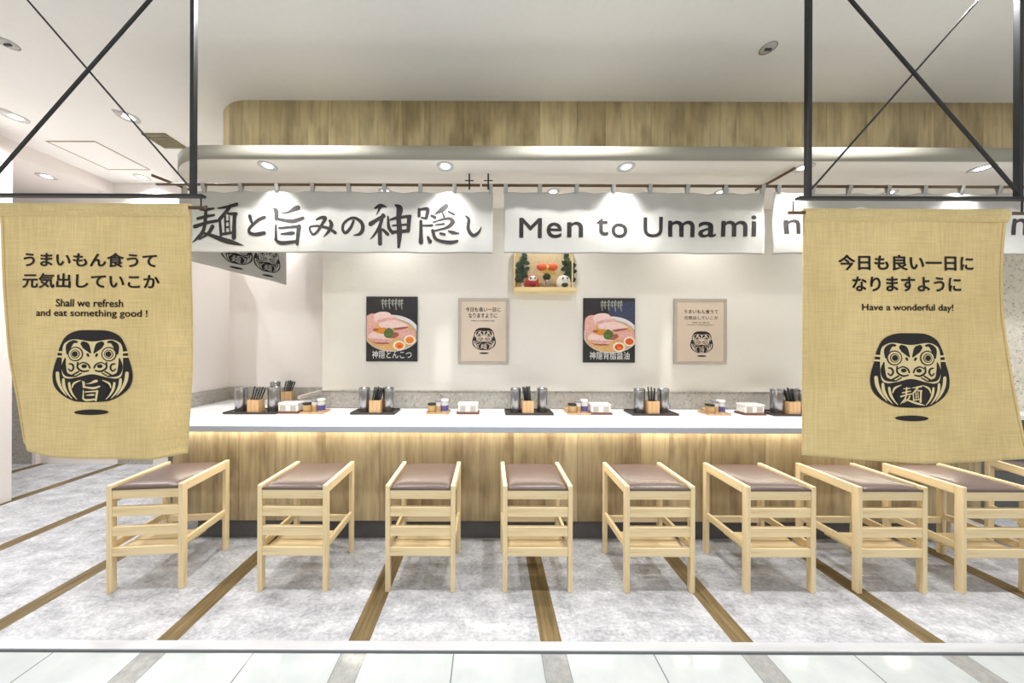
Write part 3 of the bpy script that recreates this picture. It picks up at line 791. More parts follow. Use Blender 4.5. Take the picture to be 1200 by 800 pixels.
def letters_b(pr):
    for ch, a, b, y0, y1 in (('M', 608, 634.5, 255.5, 278.5), ('e', 640, 658, 260, 278), ('n', 664, 682.5, 259.5, 277.5), ('t', 698, 712, 254.5, 275.5), ('o', 716, 735, 260, 277.5),
                             ('U', 754, 775.5, 253, 277), ('m', 782, 814, 257, 276), ('a', 818.5, 838.5, 257.5, 276), ('m', 844, 874, 257, 275.5), ('i', 879, 885.5, 250.5, 275)):
        pr.add(text_fit(ch, a, b, y0, y1, 0.022), 0.0, 0, 2.0)
def letters_c(pr):
    pr.add(text_fit('n', 918, 936, 255, 272, 0.022), 0.0, 0, 2.0)
def letters_d(pr):
    pr.add(text_fit('n', 1184, 1202, 252, 271, 0.022), 0.0, 0, 2.0)
make_noren('white noren curtain painted with large black brush characters', 224, 577, 297.5, [238, 282, 324, 366, 408, 450, 492, 532, 574.5], 0.4, letters_a)
make_noren('white noren curtain lettered Men to Umami', 590, 896, 296, [592, 632, 675, 718, 761, 805, 849, 893], 1.9, letters_b)
make_noren('white noren curtain mostly hidden behind the right ochre banner', 905, 1290, 295, [911, 952, 995, 1040, 1082, 1126, 1170, 1214, 1258, 1285], 3.1, (letters_c, letters_d), 1.5)
# the curtain that runs away from us above the left end of the counter
SA, SB = Vector((-2.205, 2.15, 0)), Vector((-1.95, 2.92, 0))
SDIR = (SB - SA).normalized(); SLEN = (SB - SA).length; SNRM = Vector((SDIR.y, -SDIR.x, 0))
def spt(d, z, off=0.0):
    q = SA + SDIR * d + SNRM * (off + 0.006 * math.sin(d * 13) + 0.004 * math.sin(d * 29 + 1)); return Vector((q.x, q.y, z))
def s_at(px):
    a, b = 0.0, SLEN
    for _ in range(40):
        c = (a + b) / 2; q = SA + SDIR * c
        if VX + FPX * q.x / q.y < px: a = c
        else: b = c
    return c
ts = thing('noren_curtain', 'white noren curtain with doll emblems, seen edgeways above the left end of the counter', 'curtain', (SA.x, SA.y, 2.45), 0, 'white noren curtains along the canopy')
def sbot(d): return 1.995 - 0.04 * d / SLEN
m = MB(); G = []
for j in range(25):
    G.append([m.bm.verts.new(spt(SLEN * i / 80, 2.45 + (sbot(SLEN * i / 80) - 2.45) * j / 24)) for i in range(81)])
for j in range(24):
    for i in range(80): m.bm.faces.new((G[j][i], G[j][i + 1], G[j + 1][i + 1], G[j + 1][i])).smooth = True
c = obj('cloth', m, M_NOREN, ts); so = c.modifiers.new('thickness', 'SOLIDIFY'); so.thickness = 0.001; so.offset = 0
for dd in (0.03, 0.215, 0.4, 0.59, 0.78):
    m = MB(); R_ = 0.0112; base = SA + SDIR * dd
    prof = [(0.0, 2.438)] + [(-R_ * math.cos(a), RODZ + 0.0165 + R_ * math.sin(a)) for a in [PI * k / 8 for k in range(9)]] + [(0.004, 2.438)]
    A = [m.bm.verts.new(base - SDIR * 0.0135 + SNRM * p + Vector((0, 0, q))) for p, q in prof]; B = [m.bm.verts.new(base + SDIR * 0.0135 + SNRM * p + Vector((0, 0, q))) for p, q in prof]
    for i in range(len(prof) - 1): m.bm.faces.new((A[i], B[i], B[i + 1], A[i + 1])).smooth = True
    o = obj('tab', m, M_NOREN, ts); so = o.modifiers.new('thickness', 'SOLIDIFY'); so.thickness = 0.001; so.offset = 0
pr = Print(lambda px, py, lift: spt(px, 2.4 - py, 0.0028 + lift))
for pxc in (277, 313):
    d0 = s_at(pxc); emblem(pr, 0.00042, d0 - 363 * 0.00042, 2.4 - sbot(d0) - 0.338, 'men', 0.0, 0.0006, 0.02)
pr.done('emblem', [M_INK, M_NOREN], ts)
def rod(name, p0, p1, label, mat, r=0.0092):
    m = MB(); m.cyl(p0, p1, r, seg=14); return tag(obj(name, m, mat), label, 'rod', 'noren rods')
rod('curtain_rod', (wx(183, YN), YN, RODZ), (wx(562, YN), YN, RODZ), 'dark bamboo rod carrying the curtain with brush characters', M_ROD)
rod('curtain_rod', (wx(564, YN), YN, RODZ), (wx(910, YN), YN, RODZ), 'dark bamboo rod carrying the Men to Umami curtain', M_ROD)
rod('curtain_rod', (wx(914, YN), YN, RODZ), (wx(1290, YN), YN, RODZ), 'dark bamboo rod behind the right ochre banner', M_ROD)
rod('curtain_rod', tuple(SA - SDIR * 0.14 + Vector((0, 0, RODZ + 0.0165))), tuple(SB + SDIR * 0.03 + Vector((0, 0, RODZ + 0.0165))), 'dark bamboo rod running away from us above the left end of the counter', M_RODY)
rod('curtain_rod', (1.985, 1.97, RODZ + 0.05), (1.95, 2.22, RODZ + 0.034), 'short dark bamboo rod end above the upper left corner of the right banner', M_RODY, 0.009)
hl = [('black rod hanger to the left of the gap between the two lettered curtains', 549.5, 2.494), ('black rod hanger to the right of the gap between the two lettered curtains', 571.5, 2.494)]
for lab, px, zz in hl:
    x = wx(px, YN); t = thing('rod_hanger', lab, 'hanger', (x, YN, SOFF), 0, 'rod hangers between the curtains')
    m = MB(); m.cyl((x, YN - 0.012, SOFF), (x, YN - 0.012, RODZ - 0.035), 0.0055, seg=10); m.cyl((x, YN - 0.012, RODZ - 0.012), (x, YN + 0.01, RODZ - 0.012), 0.004, seg=8); obj('pin', m, M_BLACK, t)
    m = MB(); m.cyl((x - 0.03, YN - 0.012, RODZ + 0.026), (x + 0.03, YN - 0.012, RODZ + 0.026), 0.0035, seg=8); obj('crosspiece', m, M_BLACK, t)

# ------------------------------------------------------------------ posters on the wall
YP = YW
def P_(px, py, y): return Vector((wx(px, YP), y, wz(px, py, YP)))
def poster_base(name, label, x0, x1, y0, y1, frame_mat, sheet_mat, border, group):
    """board whose front stands 18 mm off the wall"""
    xa, xb, zb, za = wx(x0, YP), wx(x1, YP), wz((x0 + x1) / 2, y1, YP), wz((x0 + x1) / 2, y0, YP)
    t = thing(name, label, 'poster', ((xa + xb) / 2, YW, zb), 0, group)
    yf = YW - 0.018
    if border:
        bw = border
        for nm, q in (('frame', ((xa, xb, zb, zb + bw), (xa, xb, za - bw, za), (xa, xa + bw, zb + bw, za - bw), (xb - bw, xb, zb + bw, za - bw))),):
            m = MB()
            for a, b, c, d in q: m.box(a, b, yf, YW - 0.001, c, d, 0.002)
            obj(nm, m, frame_mat, t)
        m = MB(); m.box(xa + bw, xb - bw, yf + 0.005, YW - 0.001, zb + bw, za - bw); obj('sheet', m, sheet_mat, t)
        return t, yf + 0.005
    m = MB(); m.box(xa, xb, yf, YW - 0.001, zb, za, 0.0015); obj('board', m, frame_mat, t)
    return t, yf
def ramen(label, x0, x1, y0, y1, caption, ox, oy, navy, deep):
    t, yf = poster_base('ramen_poster', label, x0, x1, y0, y1, M_PDARK, None, 0, 'noodle bowl posters')
    s = 1 / 8.889
    keys = ['bowl_white', 'rim_blue', 'soup', 'pork_pink', 'pork_pale', 'pork_red', 'egg_white', 'yolk', 'yolk_deep', 'greens', 'bamboo_orange', 'pale_grey', 'navy']
    idx = {q: i for i, q in enumerate(keys)}
    pr = Print(lambda px, py, lift: Vector((wx(px, YP), yf - 0.0006 - lift, wz(px, py, YP))))
    def put(polys, lift, key):
        pr.add([clip([(ox + x * s, oy + y * s) for x, y in p], x0 + 0.7, x1 - 0.7, y0 + 0.7, y1 - 0.7) for p in polys], lift * 0.0004, idx[key])
    if navy: put([[(330, 130), (600, 110), (600, 340), (420, 280), (330, 250)]], 1, 'navy')
    put([ellipse(355, 455, 285, 190)], 2, 'bowl_white'); put([ellipse(350, 470, 268, 168)], 3, 'rim_blue'); put([ellipse(348, 474, 262, 162)], 4, 'soup')
    put([smooth_loop([(90, 290), (180, 255), (200, 350), (130, 470), (85, 450)])], 5, 'pork_pink')
    put([smooth_loop([(170, 270), (240, 235), (330, 245), (360, 310), (300, 350), (200, 350)])], 6, 'pork_pale')
    put([smooth_loop([(210, 320), (380, 290), (410, 320), (300, 350), (220, 370)])], 7, 'pork_pink')
    put([smooth_loop([(230, 350), (380, 320), (520, 370), (500, 400), (380, 420), (250, 400)])], 8, 'pork_pale')
    put([smooth_loop([(370, 405), (520, 385), (500, 405), (400, 420)])], 9, 'pork_red')
    put([smooth_loop([(400, 430), (520, 410), (600, 450), (560, 500), (450, 510), (400, 480)])], 10, 'pork_pink')
    put([smooth_loop([(110, 490), (170, 440), (290, 470), (370, 500), (330, 545), (220, 550), (150, 530)])], 11, 'pork_pale')
    put([smooth_loop([(140, 505), (240, 515), (350, 520), (330, 550), (220, 558), (150, 535)])], 12, 'pork_pink')
    put([smooth_loop([(130, 515), (180, 548), (320, 553), (320, 563), (190, 562)])], 13, 'pork_red')
    put([smooth_loop([(160, 420), (240, 400), (300, 405), (280, 460), (200, 450)])], 14, 'bamboo_orange')
    put([ellipse(190, 420, 28, 12), ellipse(400, 470, 30, 24), ellipse(360, 495, 40, 14)], 15, 'pork_red')
    put([smooth_loop([(280, 440), (320, 400), (370, 430), (365, 480), (320, 505), (280, 485)])], 16, 'greens')
    put([ellipse(435, 580, 64, 50), ellipse(542, 522, 60, 50)], 17, 'egg_white')
    put([ellipse(435, 582, 44, 34), ellipse(543, 524, 42, 34)], 18, 'yolk_deep' if deep else 'yolk')
    put([ellipse(440, 590, 22, 14)], 19, 'yolk' if deep else 'yolk_deep')
    for x_, a_, b_ in ((262, 108, 205), (292, 112, 185), (330, 104, 200), (366, 110, 172), (398, 104, 212), (432, 112, 180), (458, 106, 208)):
        put(stroke_polys([(x_, a_, 15), (x_ - 3, (a_ + b_) / 2, 11), (x_ + 2, b_, 8)]) + stroke_polys([(x_ - 17, a_ + 16, 8), (x_ + 15, a_ + 12, 8)]) + stroke_polys([(x_ - 14, a_ + 44, 7), (x_ + 13, a_ + 40, 8)]), 5, 'pale_grey')
    pr.done('picture', [M_P[q] for q in keys], t)
    pr = Print(lambda px, py, lift: Vector((wx(px, YP), yf - 0.0006 - lift, wz(px, py, YP))))
    pr.add(text_fit(caption, x0 + 7, x1 - 6.5, y1 - 12.5, y1 - 3.5), 0.0085 * 0.1)
    pr.done('lettering', M_P['letter_white'], t)
def greeting(label, x0, x1, y0, y1, lines, kanji, ecx, ecy, ek):
    t, yf = poster_base('greeting_poster', label, x0, x1, y0, y1, M_PRAIL, M_PBEIGE, 0.024, 'framed greeting posters')
    f = lambda px, py, lift: Vector((wx(px, YP), yf - 0.0006 - lift, wz(px, py, YP)))
    pr = Print(f)
    for body, a, b, c, d in lines: pr.add(text_fit(body, a, b, c, d, 0.03), 0)
    pr.done('lettering', M_INK, t)
    pr = Print(f); emblem(pr, ek, ecx - 363 * ek, ecy - 356 * ek, kanji, 0, 0.0004); pr.done('emblem', [M_INK, M_PBEIGE], t)
ramen('dark poster of a noodle bowl with pork, nearest the left end of the wall', 430, 489.5, 348.5, 424, '神隠とんこつ', 420, 340, False, False)
ramen('dark poster of a noodle bowl with navy background, right of the altar shelf', 683, 743, 348.5, 423.5, '神隠背脂醤油', 675, 340, True, True)
greeting('framed beige poster with doll emblem, between the left noodle poster and the altar shelf', 537, 596, 349.5, 426.5,
         [('今日も良い一日に', 545.5, 586.5, 360, 365.5), ('なりますように', 549, 582.5, 367, 372.5), ('Have a wonderful day!', 552.5, 579.5, 375, 377)], 'men', 567.2, 397, 0.047)
greeting('framed beige poster with doll emblem, farthest right on the wall', 789, 850, 348.5, 425,
         [('うまいもん食うて', 800.5, 840, 361, 366), ('元気出していこか', 800.5, 840, 368.5, 373), ('Shall we refresh', 810, 830, 375.3, 377), ('and eat something good !', 804.5, 835, 378.2, 380)], 'uma', 821, 399, 0.0455)

# ------------------------------------------------------------------ altar shelf with dolls
YSF = YW - 0.145
xa, xb = wx(602.5, YSF), wx(676.5, YSF); zs = wz(640, 340.5, YSF)
t = thing('altar_shelf', 'small pale wooden wall shelf holding lucky dolls, high on the poster wall', 'shelf', ((xa + xb) / 2, YW, zs))
m = MB(); m.box(xa, xb, YSF, YW, zs, zs + 0.022, 0.002); obj('board', m, M_HINOKI, t)
m = MB(); m.box(xa + 0.01, xb - 0.01, YSF + 0.004, YSF + 0.012, zs + 0.022, zs + 0.034, 0.001); obj('lip', m, M_HINOKI, t)
m = MB(); m.box(xa + 0.004, xb - 0.008, YW - 0.008, YW - 0.001, zs + 0.022, zs + 0.36); obj('back_panel', m, M_GOLDB, t)
for x in (xa + 0.004, xb - 0.02):
    m = MB(); m.box(x, x + 0.012, YSF + 0.1, YW - 0.008, zs + 0.022, zs + 0.36, 0.001); obj('side_panel', m, M_HINOKI, t)
zf = zs + 0.022
YD = YW - 0.084
def doll(label, px, mat, belly):
    x = wx(px, YD); t = thing('daruma_doll', label, 'doll', (x, YD, zf), 0, 'round dolls on the altar shelf')
    m = MB(); m.lathe([(0, 0), (0.038, 0.0), (0.056, 0.022), (0.06, 0.048), (0.054, 0.084), (0.036, 0.11), (0.014, 0.119), (0, 0.12)], (x, YD, zf)); obj('body', m, mat, t)
    m = MB(); m.ell((x, YD - 0.034, zf + 0.08), 0.038, 0.03, 0.03); obj('face', m, M_WHITEL, t)
    for s in (-1, 1):
        m = MB(); m.ell((x + s * 0.018, YD - 0.0605, zf + 0.084), 0.0075, 0.004, 0.0075, 10, 8); obj('eye', m, M_INK, t)
    m = MB(); m.ell((x, YD - 0.05, zf + 0.032), 0.028, 0.014, 0.02); obj('belly_mark', m, belly, t)
    return t
doll('red lucky doll with white face at the left end of the altar shelf', 623, M_RED, plain('dark_red_mark', srgb(110, 26, 24), 0.5))
doll('white lucky doll with dark belly mark at the right of the altar shelf', 660, M_WHITEL, M_DARKV)
x = wx(641, YD)
t = thing('ribbon_ornament', 'yellow paper ornament with orange-red bow, between the two lucky dolls', 'ornament', (x, YD + 0.02, zf))
yy = YD + 0.02
m = MB(); m.lathe([(0, 0), (0.018, 0), (0.02, 0.012), (0.01, 0.03), (0.012, 0.05), (0.016, 0.085), (0, 0.085)], (x, yy, zf)); obj('stand', m, M_GREYLID, t)
m = MB(); m.ell((x, yy, zf + 0.115), 0.034, 0.022, 0.034); obj('vase', m, M_DARKV, t)
m = MB()
for a in range(7):
    th = PI * (0.1 + 0.8 * a / 6); c_, s_ = math.cos(th), math.sin(th)
    m.face([(x, yy - 0.01, zf + 0.12), (x + 0.078 * c_ - 0.018 * s_, yy - 0.014, zf + 0.12 + 0.062 * s_ + 0.01), (x + 0.078 * c_ + 0.018 * s_, yy - 0.02, zf + 0.12 + 0.062 * s_ - 0.01)])
o = obj('paper_fan', m, M_YEL, t); so = o.modifiers.new('thickness', 'SOLIDIFY'); so.thickness = 0.002
for s in (-1, 1):
    m = MB(); m.ell((x + s * 0.044, yy - 0.02, zf + 0.19), 0.046, 0.018, 0.032, 16, 10); obj('bow_loop', m, M_ORANGE, t)
m = MB(); m.ell((x, yy - 0.024, zf + 0.188), 0.014, 0.014, 0.016, 12, 8); obj('bow_knot', m, M_YEL, t)
def sprig(label, px, sgn):
    x = wx(px, YW - 0.02); yb_ = YW - 0.02
    t = thing('sakaki_sprig', label, 'plant', (x, yb_, zf), 0, 'evergreen sprigs on the altar shelf')
    m = MB(); m.lathe([(0, 0), (0.010, 0), (0.013, 0.02), (0.013, 0.04), (0.008, 0.055), (0.010, 0.066), (0, 0.066)], (x, yb_, zf), 18); obj('vase', m, M_WHITEL, t)
    m = MB(); m.cyl((x, yb_, zf + 0.06), (x + sgn * 0.012, yb_, zf + 0.29), 0.003, 0.0015, 8); m.cyl((x, yb_, zf + 0.1), (x - sgn * 0.04, yb_ - 0.01, zf + 0.2), 0.002, 0.001, 8); obj('stem', m, M_LEAF, t)
    m = MB(); rnd = random.Random(int(px))
    spots = [(-0.03, 0.12), (0.02, 0.13), (-0.045, 0.165), (0.0, 0.17), (0.035, 0.185), (-0.02, 0.2), (-0.04, 0.215), (0.03, 0.235), (0.012, 0.275), (0.015, 0.3), (0.0, 0.145), (-0.012, 0.23), (-0.038, 0.09)]
    for dx, dz in spots:
        c0 = Vector((x + sgn * dx, yb_ - 0.012 - 0.012 * rnd.random(), zf + dz)); th = rnd.uniform(0, 2 * PI)
        d = Vector((math.cos(th), 0.25 * rnd.uniform(-1, 1), math.sin(th) * 0.8 + 0.3)).normalized(); q = d.cross(Vector((0, 1, 0))).normalized()
        L, W = 0.034, 0.022
        pts = [c0 - d * L, c0 - d * L * 0.3 + q * W, c0 + d * L * 0.4 + q * W * 0.8, c0 + d * L, c0 + d * L * 0.4 - q * W * 0.8, c0 - d * L * 0.3 - q * W]
        m.face(pts)
    o = obj('leaves', m, M_LEAF, t); so = o.modifiers.new('thickness', 'SOLIDIFY'); so.thickness = 0.0015
sprig('dark green evergreen sprig in a white vase at the left end of the altar shelf', 612, 1)
sprig('dark green evergreen sprig in a white vase at the right end of the altar shelf', 665, -1)

# ------------------------------------------------------------------ things on the counter
HC = 0.84
YI = 2.43
def canister(label, x, y, rz=0):
    t = thing('steel_canister', label, 'canister', (x, y, HC + 0.010), rz, 'steel canisters on the counter')
    m = MB(); r = 0.041; m.lathe([(0, 0), (r - 0.002, 0), (r, 0.002), (r, 0.188), (r - 0.0015, 0.19), (r - 0.004, 0.19), (r - 0.004, 0.02), (0, 0.02)], (0, 0, 0), 28); obj('body', m, M_STEEL, t, True)
    m = MB(); m.lathe([(r + 0.0003, 0.172), (r + 0.0018, 0.174), (r + 0.0018, 0.186), (r + 0.0003, 0.188)], (0, 0, 0), 28); obj('rim_band', m, M_STEEL, t, True)
    return t
def chop_box(label, x, y, zb, rz=0):
    t = thing('chopstick_box', label, 'box', (x, y, zb), rz, 'wooden chopstick boxes on the counter')
    w, d, h = 0.044, 0.036, 0.1
    m = MB()
    for a, b, c, e in ((-w, w, -d, -d + 0.005), (-w, w, d - 0.005, d), (-w, -w + 0.005, -d + 0.005, d - 0.005), (w - 0.005, w, -d + 0.005, d - 0.005)): m.box(a, b, c, e, 0.0, h, 0.001)
    obj('walls', m, M_BOXW, t, True)
    m = MB(); m.box(-w + 0.005, w - 0.005, -d + 0.005, d - 0.005, 0, 0.006); obj('bottom', m, M_BOXW, t, True)
    return t
def chopsticks(x, y, zb, lean, spread, which, n=9):
    rnd = random.Random(int(1000 + x * 100))
    for i in range(n):
        bx = x - 0.024 + 0.048 * i / (n - 1); by = y + (-0.018, 0.0, 0.018)[i % 3]; L = rnd.uniform(0.185, 0.2)
        dx = lean + spread * (i / (n - 1) - 0.5); q = Vector((dx, 0.02, 1)).normalized()
        b0 = Vector((bx - q.x * 0.09, by, zb + 0.009)); hi = b0 + q * L
        m = MB(); m.cyl(b0, hi, 0.003, 0.0062, 8)
        o = obj('chopstick', m, M_STICK)
        tag(o, 'black chopstick standing in the wooden box ' + which, 'chopstick', 'black chopsticks in the box ' + which)
sets = [(283, 319.5, 301, 0.3, 0.12, 'at the left end of the counter'), (427.5, 454.5, 441.5, 0.22, 0.1, 'below the leftmost noodle poster'), (604.5, 636, 618.5, -0.12, 0.1, 'left below the altar shelf'),
        (749.5, 778.5, 763.5, 0.0, 0.22, 'right of the navy noodle poster'), (910.5, 942, 926, -0.15, 0.4, 'beside the right ochre banner')]
for i, (a, b, c, lean, spr, where) in enumerate(sets):
    xa, xb = wx(a, YI), wx(b, YI); xc = wx(c, YI - 0.02)
    x0, x1 = xa - 0.085, xb + 0.075
    t = thing('tray', 'dark low tray of canisters and chopsticks ' + where, 'tray', ((xa + xb) / 2, YI, HC), 0, 'dark trays on the counter')
    m = MB(); m.box(x0, x1, YI - 0.075, YI + 0.095, HC, HC + 0.010, 0.003); obj('base', m, M_TRAY, t)
    m = MB()
    for q in ((x0, x1, YI - 0.075, YI - 0.069), (x0, x1, YI + 0.089, YI + 0.095), (x0, x0 + 0.006, YI - 0.069, YI + 0.089), (x1 - 0.006, x1, YI - 0.069, YI + 0.089)): m.box(*q, HC + 0.010, HC + 0.016, 0.001)
    obj('raised_edge', m, M_TRAY, t)
    canister('steel canister on the left of the tray ' + where, xa, YI)
    canister('steel canister on the right of the tray ' + where, xb, YI + 0.015)
    chop_box('pale wooden chopstick box ' + where, xc, YI - 0.025, HC + 0.010)
    chopsticks(xc, YI - 0.025, HC + 0.010, lean, spr, where)
# the set standing farther back on the left return of the counter
YR = 2.86
t = canister('steel canister farther back on the left return of the counter', wx(323, YR), YR); t.location.z = HC
chop_box('wooden chopstick box farther back on the left return of the counter', wx(335.5, YR), YR + 0.02, HC, 0.3)
chopsticks(wx(335.5, YR), YR + 0.02, HC, 0.3, 0.15, 'farther back on the left return')
def napkins(label, px, w=0.155):
    x = wx(px, YI); t = thing('napkin_holder', label, 'holder', (x, YI, HC), 0, 'white napkin holders on the counter')
    m = MB(); m.box(-w / 2 - 0.01, w / 2 + 0.01, -0.05, 0.055, 0, 0.014, 0.003); obj('base', m, M_REDTRAY, t, True)
    m = MB(); m.box(-w / 2, w / 2, -0.04, 0.045, 0.014, 0.068, 0.006); obj('body', m, M_WHITEP, t, True)
    m = MB(); m.box(-w / 2 - 0.003, w / 2 + 0.003, -0.043, 0.048, 0.068, 0.084, 0.005); obj('lid', m, M_WHITEP, t, True)
    for s in (-0.26, 0.26):
        m = MB(); m.box(s * w - 0.022, s * w + 0.022, -0.0425, -0.04, 0.022, 0.062, 0.001); obj('front_slot', m, M_PRAIL, t, True)
    return t
for px, where in ((341.5, 'beside the leftmost condiment tray'), (549, 'below the framed poster left of the altar shelf'), (702.5, 'below the navy noodle poster'), (879.5, 'nearest the right ochre banner')):
    napkins('white napkin holder on a red-brown base ' + where, px)
def condiments(px, where):
    x = wx(px, YI)
    t = thing('condiment_tray', 'small pale tray of condiment jars ' + where, 'tray', (x, YI, HC), 0, 'condiment trays on the counter')
    m = MB(); m.box(-0.088, 0.088, -0.055, 0.075, 0, 0.007, 0.002); obj('base', m, M_BOXW, t, True)
    m = MB()
    for q in ((-0.088, 0.088, -0.055, -0.05), (-0.088, 0.088, 0.07, 0.075), (-0.088, -0.083, -0.05, 0.07), (0.083, 0.088, -0.05, 0.07)): m.box(*q, 0.007, 0.014, 0.001)
    obj('raised_edge', m, M_BOXW, t, True)
    def jar(label, dx, dy, r, h, body, lid, lidh, band=None):
        j = thing('condiment_jar', label + ' ' + where, 'jar', (x + dx, YI + dy, HC + 0.007), 0, 'condiment jars on the counter')
        m = MB(); m.lathe([(0, 0), (r * 0.94, 0), (r, 0.004), (r, h * 0.85), (r * 0.85, h), (0, h)], (0, 0, 0), 20); obj('body', m, body, j, True)
        m = MB(); m.lathe([(0, h), (r * 1.02, h), (r * 1.05, h + 0.003), (r * 1.05, h + lidh - 0.003), (r * 0.98, h + lidh), (0, h + lidh)], (0, 0, 0), 20); obj('lid', m, lid, j, True)
        if band:
            m = MB(); m.lathe([(r + 0.0008, h * 0.15), (r + 0.0008, h * 0.62)], (0, 0, 0), 20); obj('paper_label', m, band, j, True)
    jar('squat tan jar with black lid', -0.05, -0.012, 0.032, 0.062, M_TAN, M_STICK, 0.012)
    jar('slim grey jar with olive label', 0.0, 0.0, 0.023, 0.085, M_GLASS, M_GREYLID, 0.012, M_TAN)
    jar('jar with purple label and white lid', 0.05, 0.006, 0.029, 0.088, M_GLASS, M_WHITEP, 0.016, M_PURPLE)
condiments(369, 'at the left end of the poster wall'); condiments(514, 'between the left noodle poster and framed poster')
condiments(677.5, 'below the altar shelf'); condiments(838, 'between the last framed poster and the counter')
for px, yy_, where in ((831, 2.54, 'left of the condiment tray farthest right'), (668, 2.54, 'behind the condiment tray below the altar shelf')):
    m = MB(); m.lathe([(0, 0), (0.034, 0.0), (0.05, 0.014), (0.052, 0.018), (0.048, 0.018), (0.03, 0.006), (0, 0.006)], (wx(px, yy_), yy_, HC), 24)
    tag(obj('dish', m, M_BOXW), 'small brown dish ' + where, 'dish', 'brown dishes on the counter')

# ------------------------------------------------------------------ ceiling fittings
def downlight(label, x, y, z, r, power, spot=62, name='downlight', group='downlights', blend=0.6, src=0.03):
    t = thing(name, label, 'light', (x, y, z), 0, group)
    m = MB(); m.lathe([(r, 0), (r, -0.004), (r * 0.9, -0.006), (r * 0.74, -0.003), (r * 0.5, -0.0008), (r * 0.5, 0)], (0, 0, 0), 28); obj('trim_ring', m, M_TRIM, t, True)
    m = MB(); m.lathe([(0, -0.0035), (r * 0.42, -0.0035), (r * 0.5, -0.001)], (0, 0, 0), 28); obj('lamp', m, M_LAMP, t, True)
    d = bpy.data.lights.new('spot', 'SPOT'); d.energy = power; d.spot_size = math.radians(spot * 2); d.spot_blend = blend; d.shadow_soft_size = src; d.color = (1, 0.98, 0.955)
    l = bpy.data.objects.new('spot', d); COL.objects.link(l); l.parent = t; l.location = (0, 0, -0.02)
    return t
for px, lab in ((313, 'round downlight in the canopy underside, leftmost, above the brush-lettered curtain'), (521, 'round downlight in the canopy underside near the right end of the brush-lettered curtain'),
                (733, 'round downlight in the canopy underside above the Men to Umami curtain'), (941, 'round downlight in the canopy underside beside the post of the right frame'), (1150, 'round downlight in the canopy underside above the right banner')):
    downlight(lab, wx(px, 2.0), 2.0, SOFF, 0.056, SPOT_CANOPY, 52, blend=1.0)
for x in (-2.0, -0.8, 0.49, 1.78, 3.07):
    downlight('round downlight in the canopy underside behind the curtains', x, 2.33 if x > -1.9 else 2.9, SOFF, 0.05, SPOT_COUNTER, 78, blend=1.0, group='downlights behind the curtains')
for px, py, lab in ((17, 141, 'bright oval downlight in the ceiling at the left picture edge'), (149, 140, 'bright downlight in the ceiling above the air grille'), (166, 210.5, 'bright downlight in the ceiling beyond the access hatch')):
    hh = VY - (py + ROLL * (px - VX)); y = (CEIL - EYE) * FPX / hh
    downlight(lab, wx(px, y), y, CEIL, 0.07, SPOT_CEIL, 70)
y = 3.1; downlight('bright downlight in the lower ceiling behind the left crossed braces', wx(54, y), y, 3.09, 0.07, SPOT_CEIL * 0.7, 70)
for x in (-3.0, -1.2, 0.6, 2.4, 4.2):
    downlight('round downlight in the ceiling above the stools, out of the picture', x, 1.5, CEIL, 0.07, SPOT_CEIL * 1.9, 55, group='downlights above the stools')
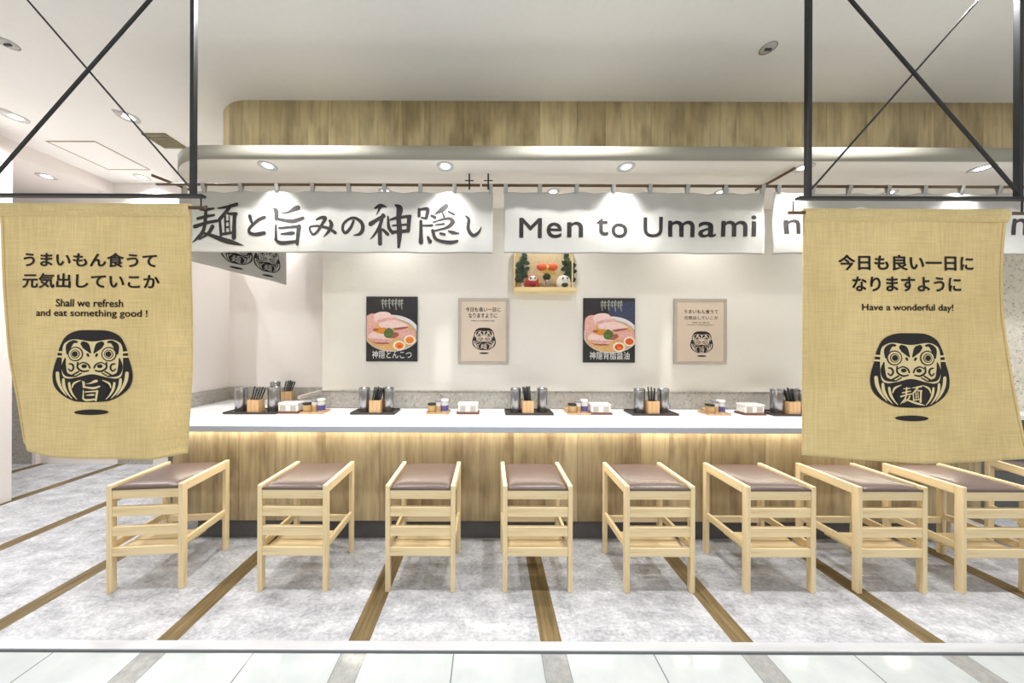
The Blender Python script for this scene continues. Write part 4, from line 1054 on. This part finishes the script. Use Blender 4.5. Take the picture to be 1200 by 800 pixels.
# flush sprinkler covers
def sprinkler(label, px, py):
    hh = VY - (py + ROLL * (px - VX)); y = (CEIL - EYE) * FPX / hh; x = wx(px, y)
    t = thing('sprinkler', label, 'sprinkler', (x, y, CEIL), 0, 'ceiling sprinklers')
    m = MB(); m.lathe([(0, -0.004), (0.036, -0.004), (0.04, -0.001), (0.04, 0)], (0, 0, 0), 24); obj('cover', m, M_TRIM, t, True)
    m = MB(); m.lathe([(0.0405, 0), (0.045, -0.002), (0.045, 0)], (0, 0, 0), 24); obj('shadow_ring', m, M_GRILLE, t, True)
    m = MB(); m.box(-0.02, 0.02, -0.006, 0.006, -0.014, -0.004, 0.002); obj('nozzle', m, M_GROOVE, t, True)
sprinkler('small round ceiling sprinkler at the left picture edge', 8, 55)
sprinkler('small round ceiling sprinkler left of the right frame post', 899, 54)
for px, py, lab in ((137, 134.5, 'tiny ceiling sensor disc beside the downlight above the air grille'), (6, 134, 'tiny ceiling sensor disc beside the downlight at the left picture edge')):
    hh = VY - (py + ROLL * (px - VX)); y = (CEIL - EYE) * FPX / hh; x = wx(px, y)
    m = MB(); m.lathe([(0, -0.012), (0.02, -0.012), (0.03, -0.004), (0.032, 0), (0, 0)], (x, y, CEIL), 20); tag(obj('ceiling_sensor', m, M_TRIM), lab, 'sensor', 'ceiling sensors')
# air grille
t = thing('air_grille', 'square olive air grille in the ceiling left of the canopy', 'grille', (-2.95, 2.75, CEIL))
m = MB(); gx0, gx1, gy0, gy1 = -3.055, -2.845, 2.655, 2.85
for q in ((gx0, gx1, gy0, gy0 + 0.014), (gx0, gx1, gy1 - 0.014, gy1), (gx0, gx0 + 0.014, gy0 + 0.014, gy1 - 0.014), (gx1 - 0.014, gx1, gy0 + 0.014, gy1 - 0.014)): m.box(*q, CEIL - 0.012, CEIL)
obj('frame', m, M_GRILLE, t)
for kk in range(6):
    yk = gy0 + 0.024 + kk * 0.028
    m = MB(); m.box(gx0 + 0.014, gx1 - 0.014, yk, yk + 0.016, CEIL - 0.010, CEIL - 0.004); obj('slat', m, M_GRILLE, t)
# access hatch
t = thing('ceiling_hatch', 'square ceiling access hatch with thin brass-coloured frame', 'hatch', (-3.83, 3.0, CEIL))
m = MB(); hx0, hx1, hy0, hy1 = -4.05, -3.6, 2.76, 3.22
for q in ((hx0, hx1, hy0, hy0 + 0.012), (hx0, hx1, hy1 - 0.012, hy1), (hx0, hx0 + 0.012, hy0 + 0.012, hy1 - 0.012), (hx1 - 0.012, hx1, hy0 + 0.012, hy1 - 0.012)): m.box(*q, CEIL - 0.004, CEIL)
obj('frame', m, M_HLINE, t)
m = MB(); m.box(hx0 + 0.013, hx1 - 0.013, hy0 + 0.013, hy1 - 0.013, CEIL - 0.003, CEIL); obj('door', m, M_CEIL, t)
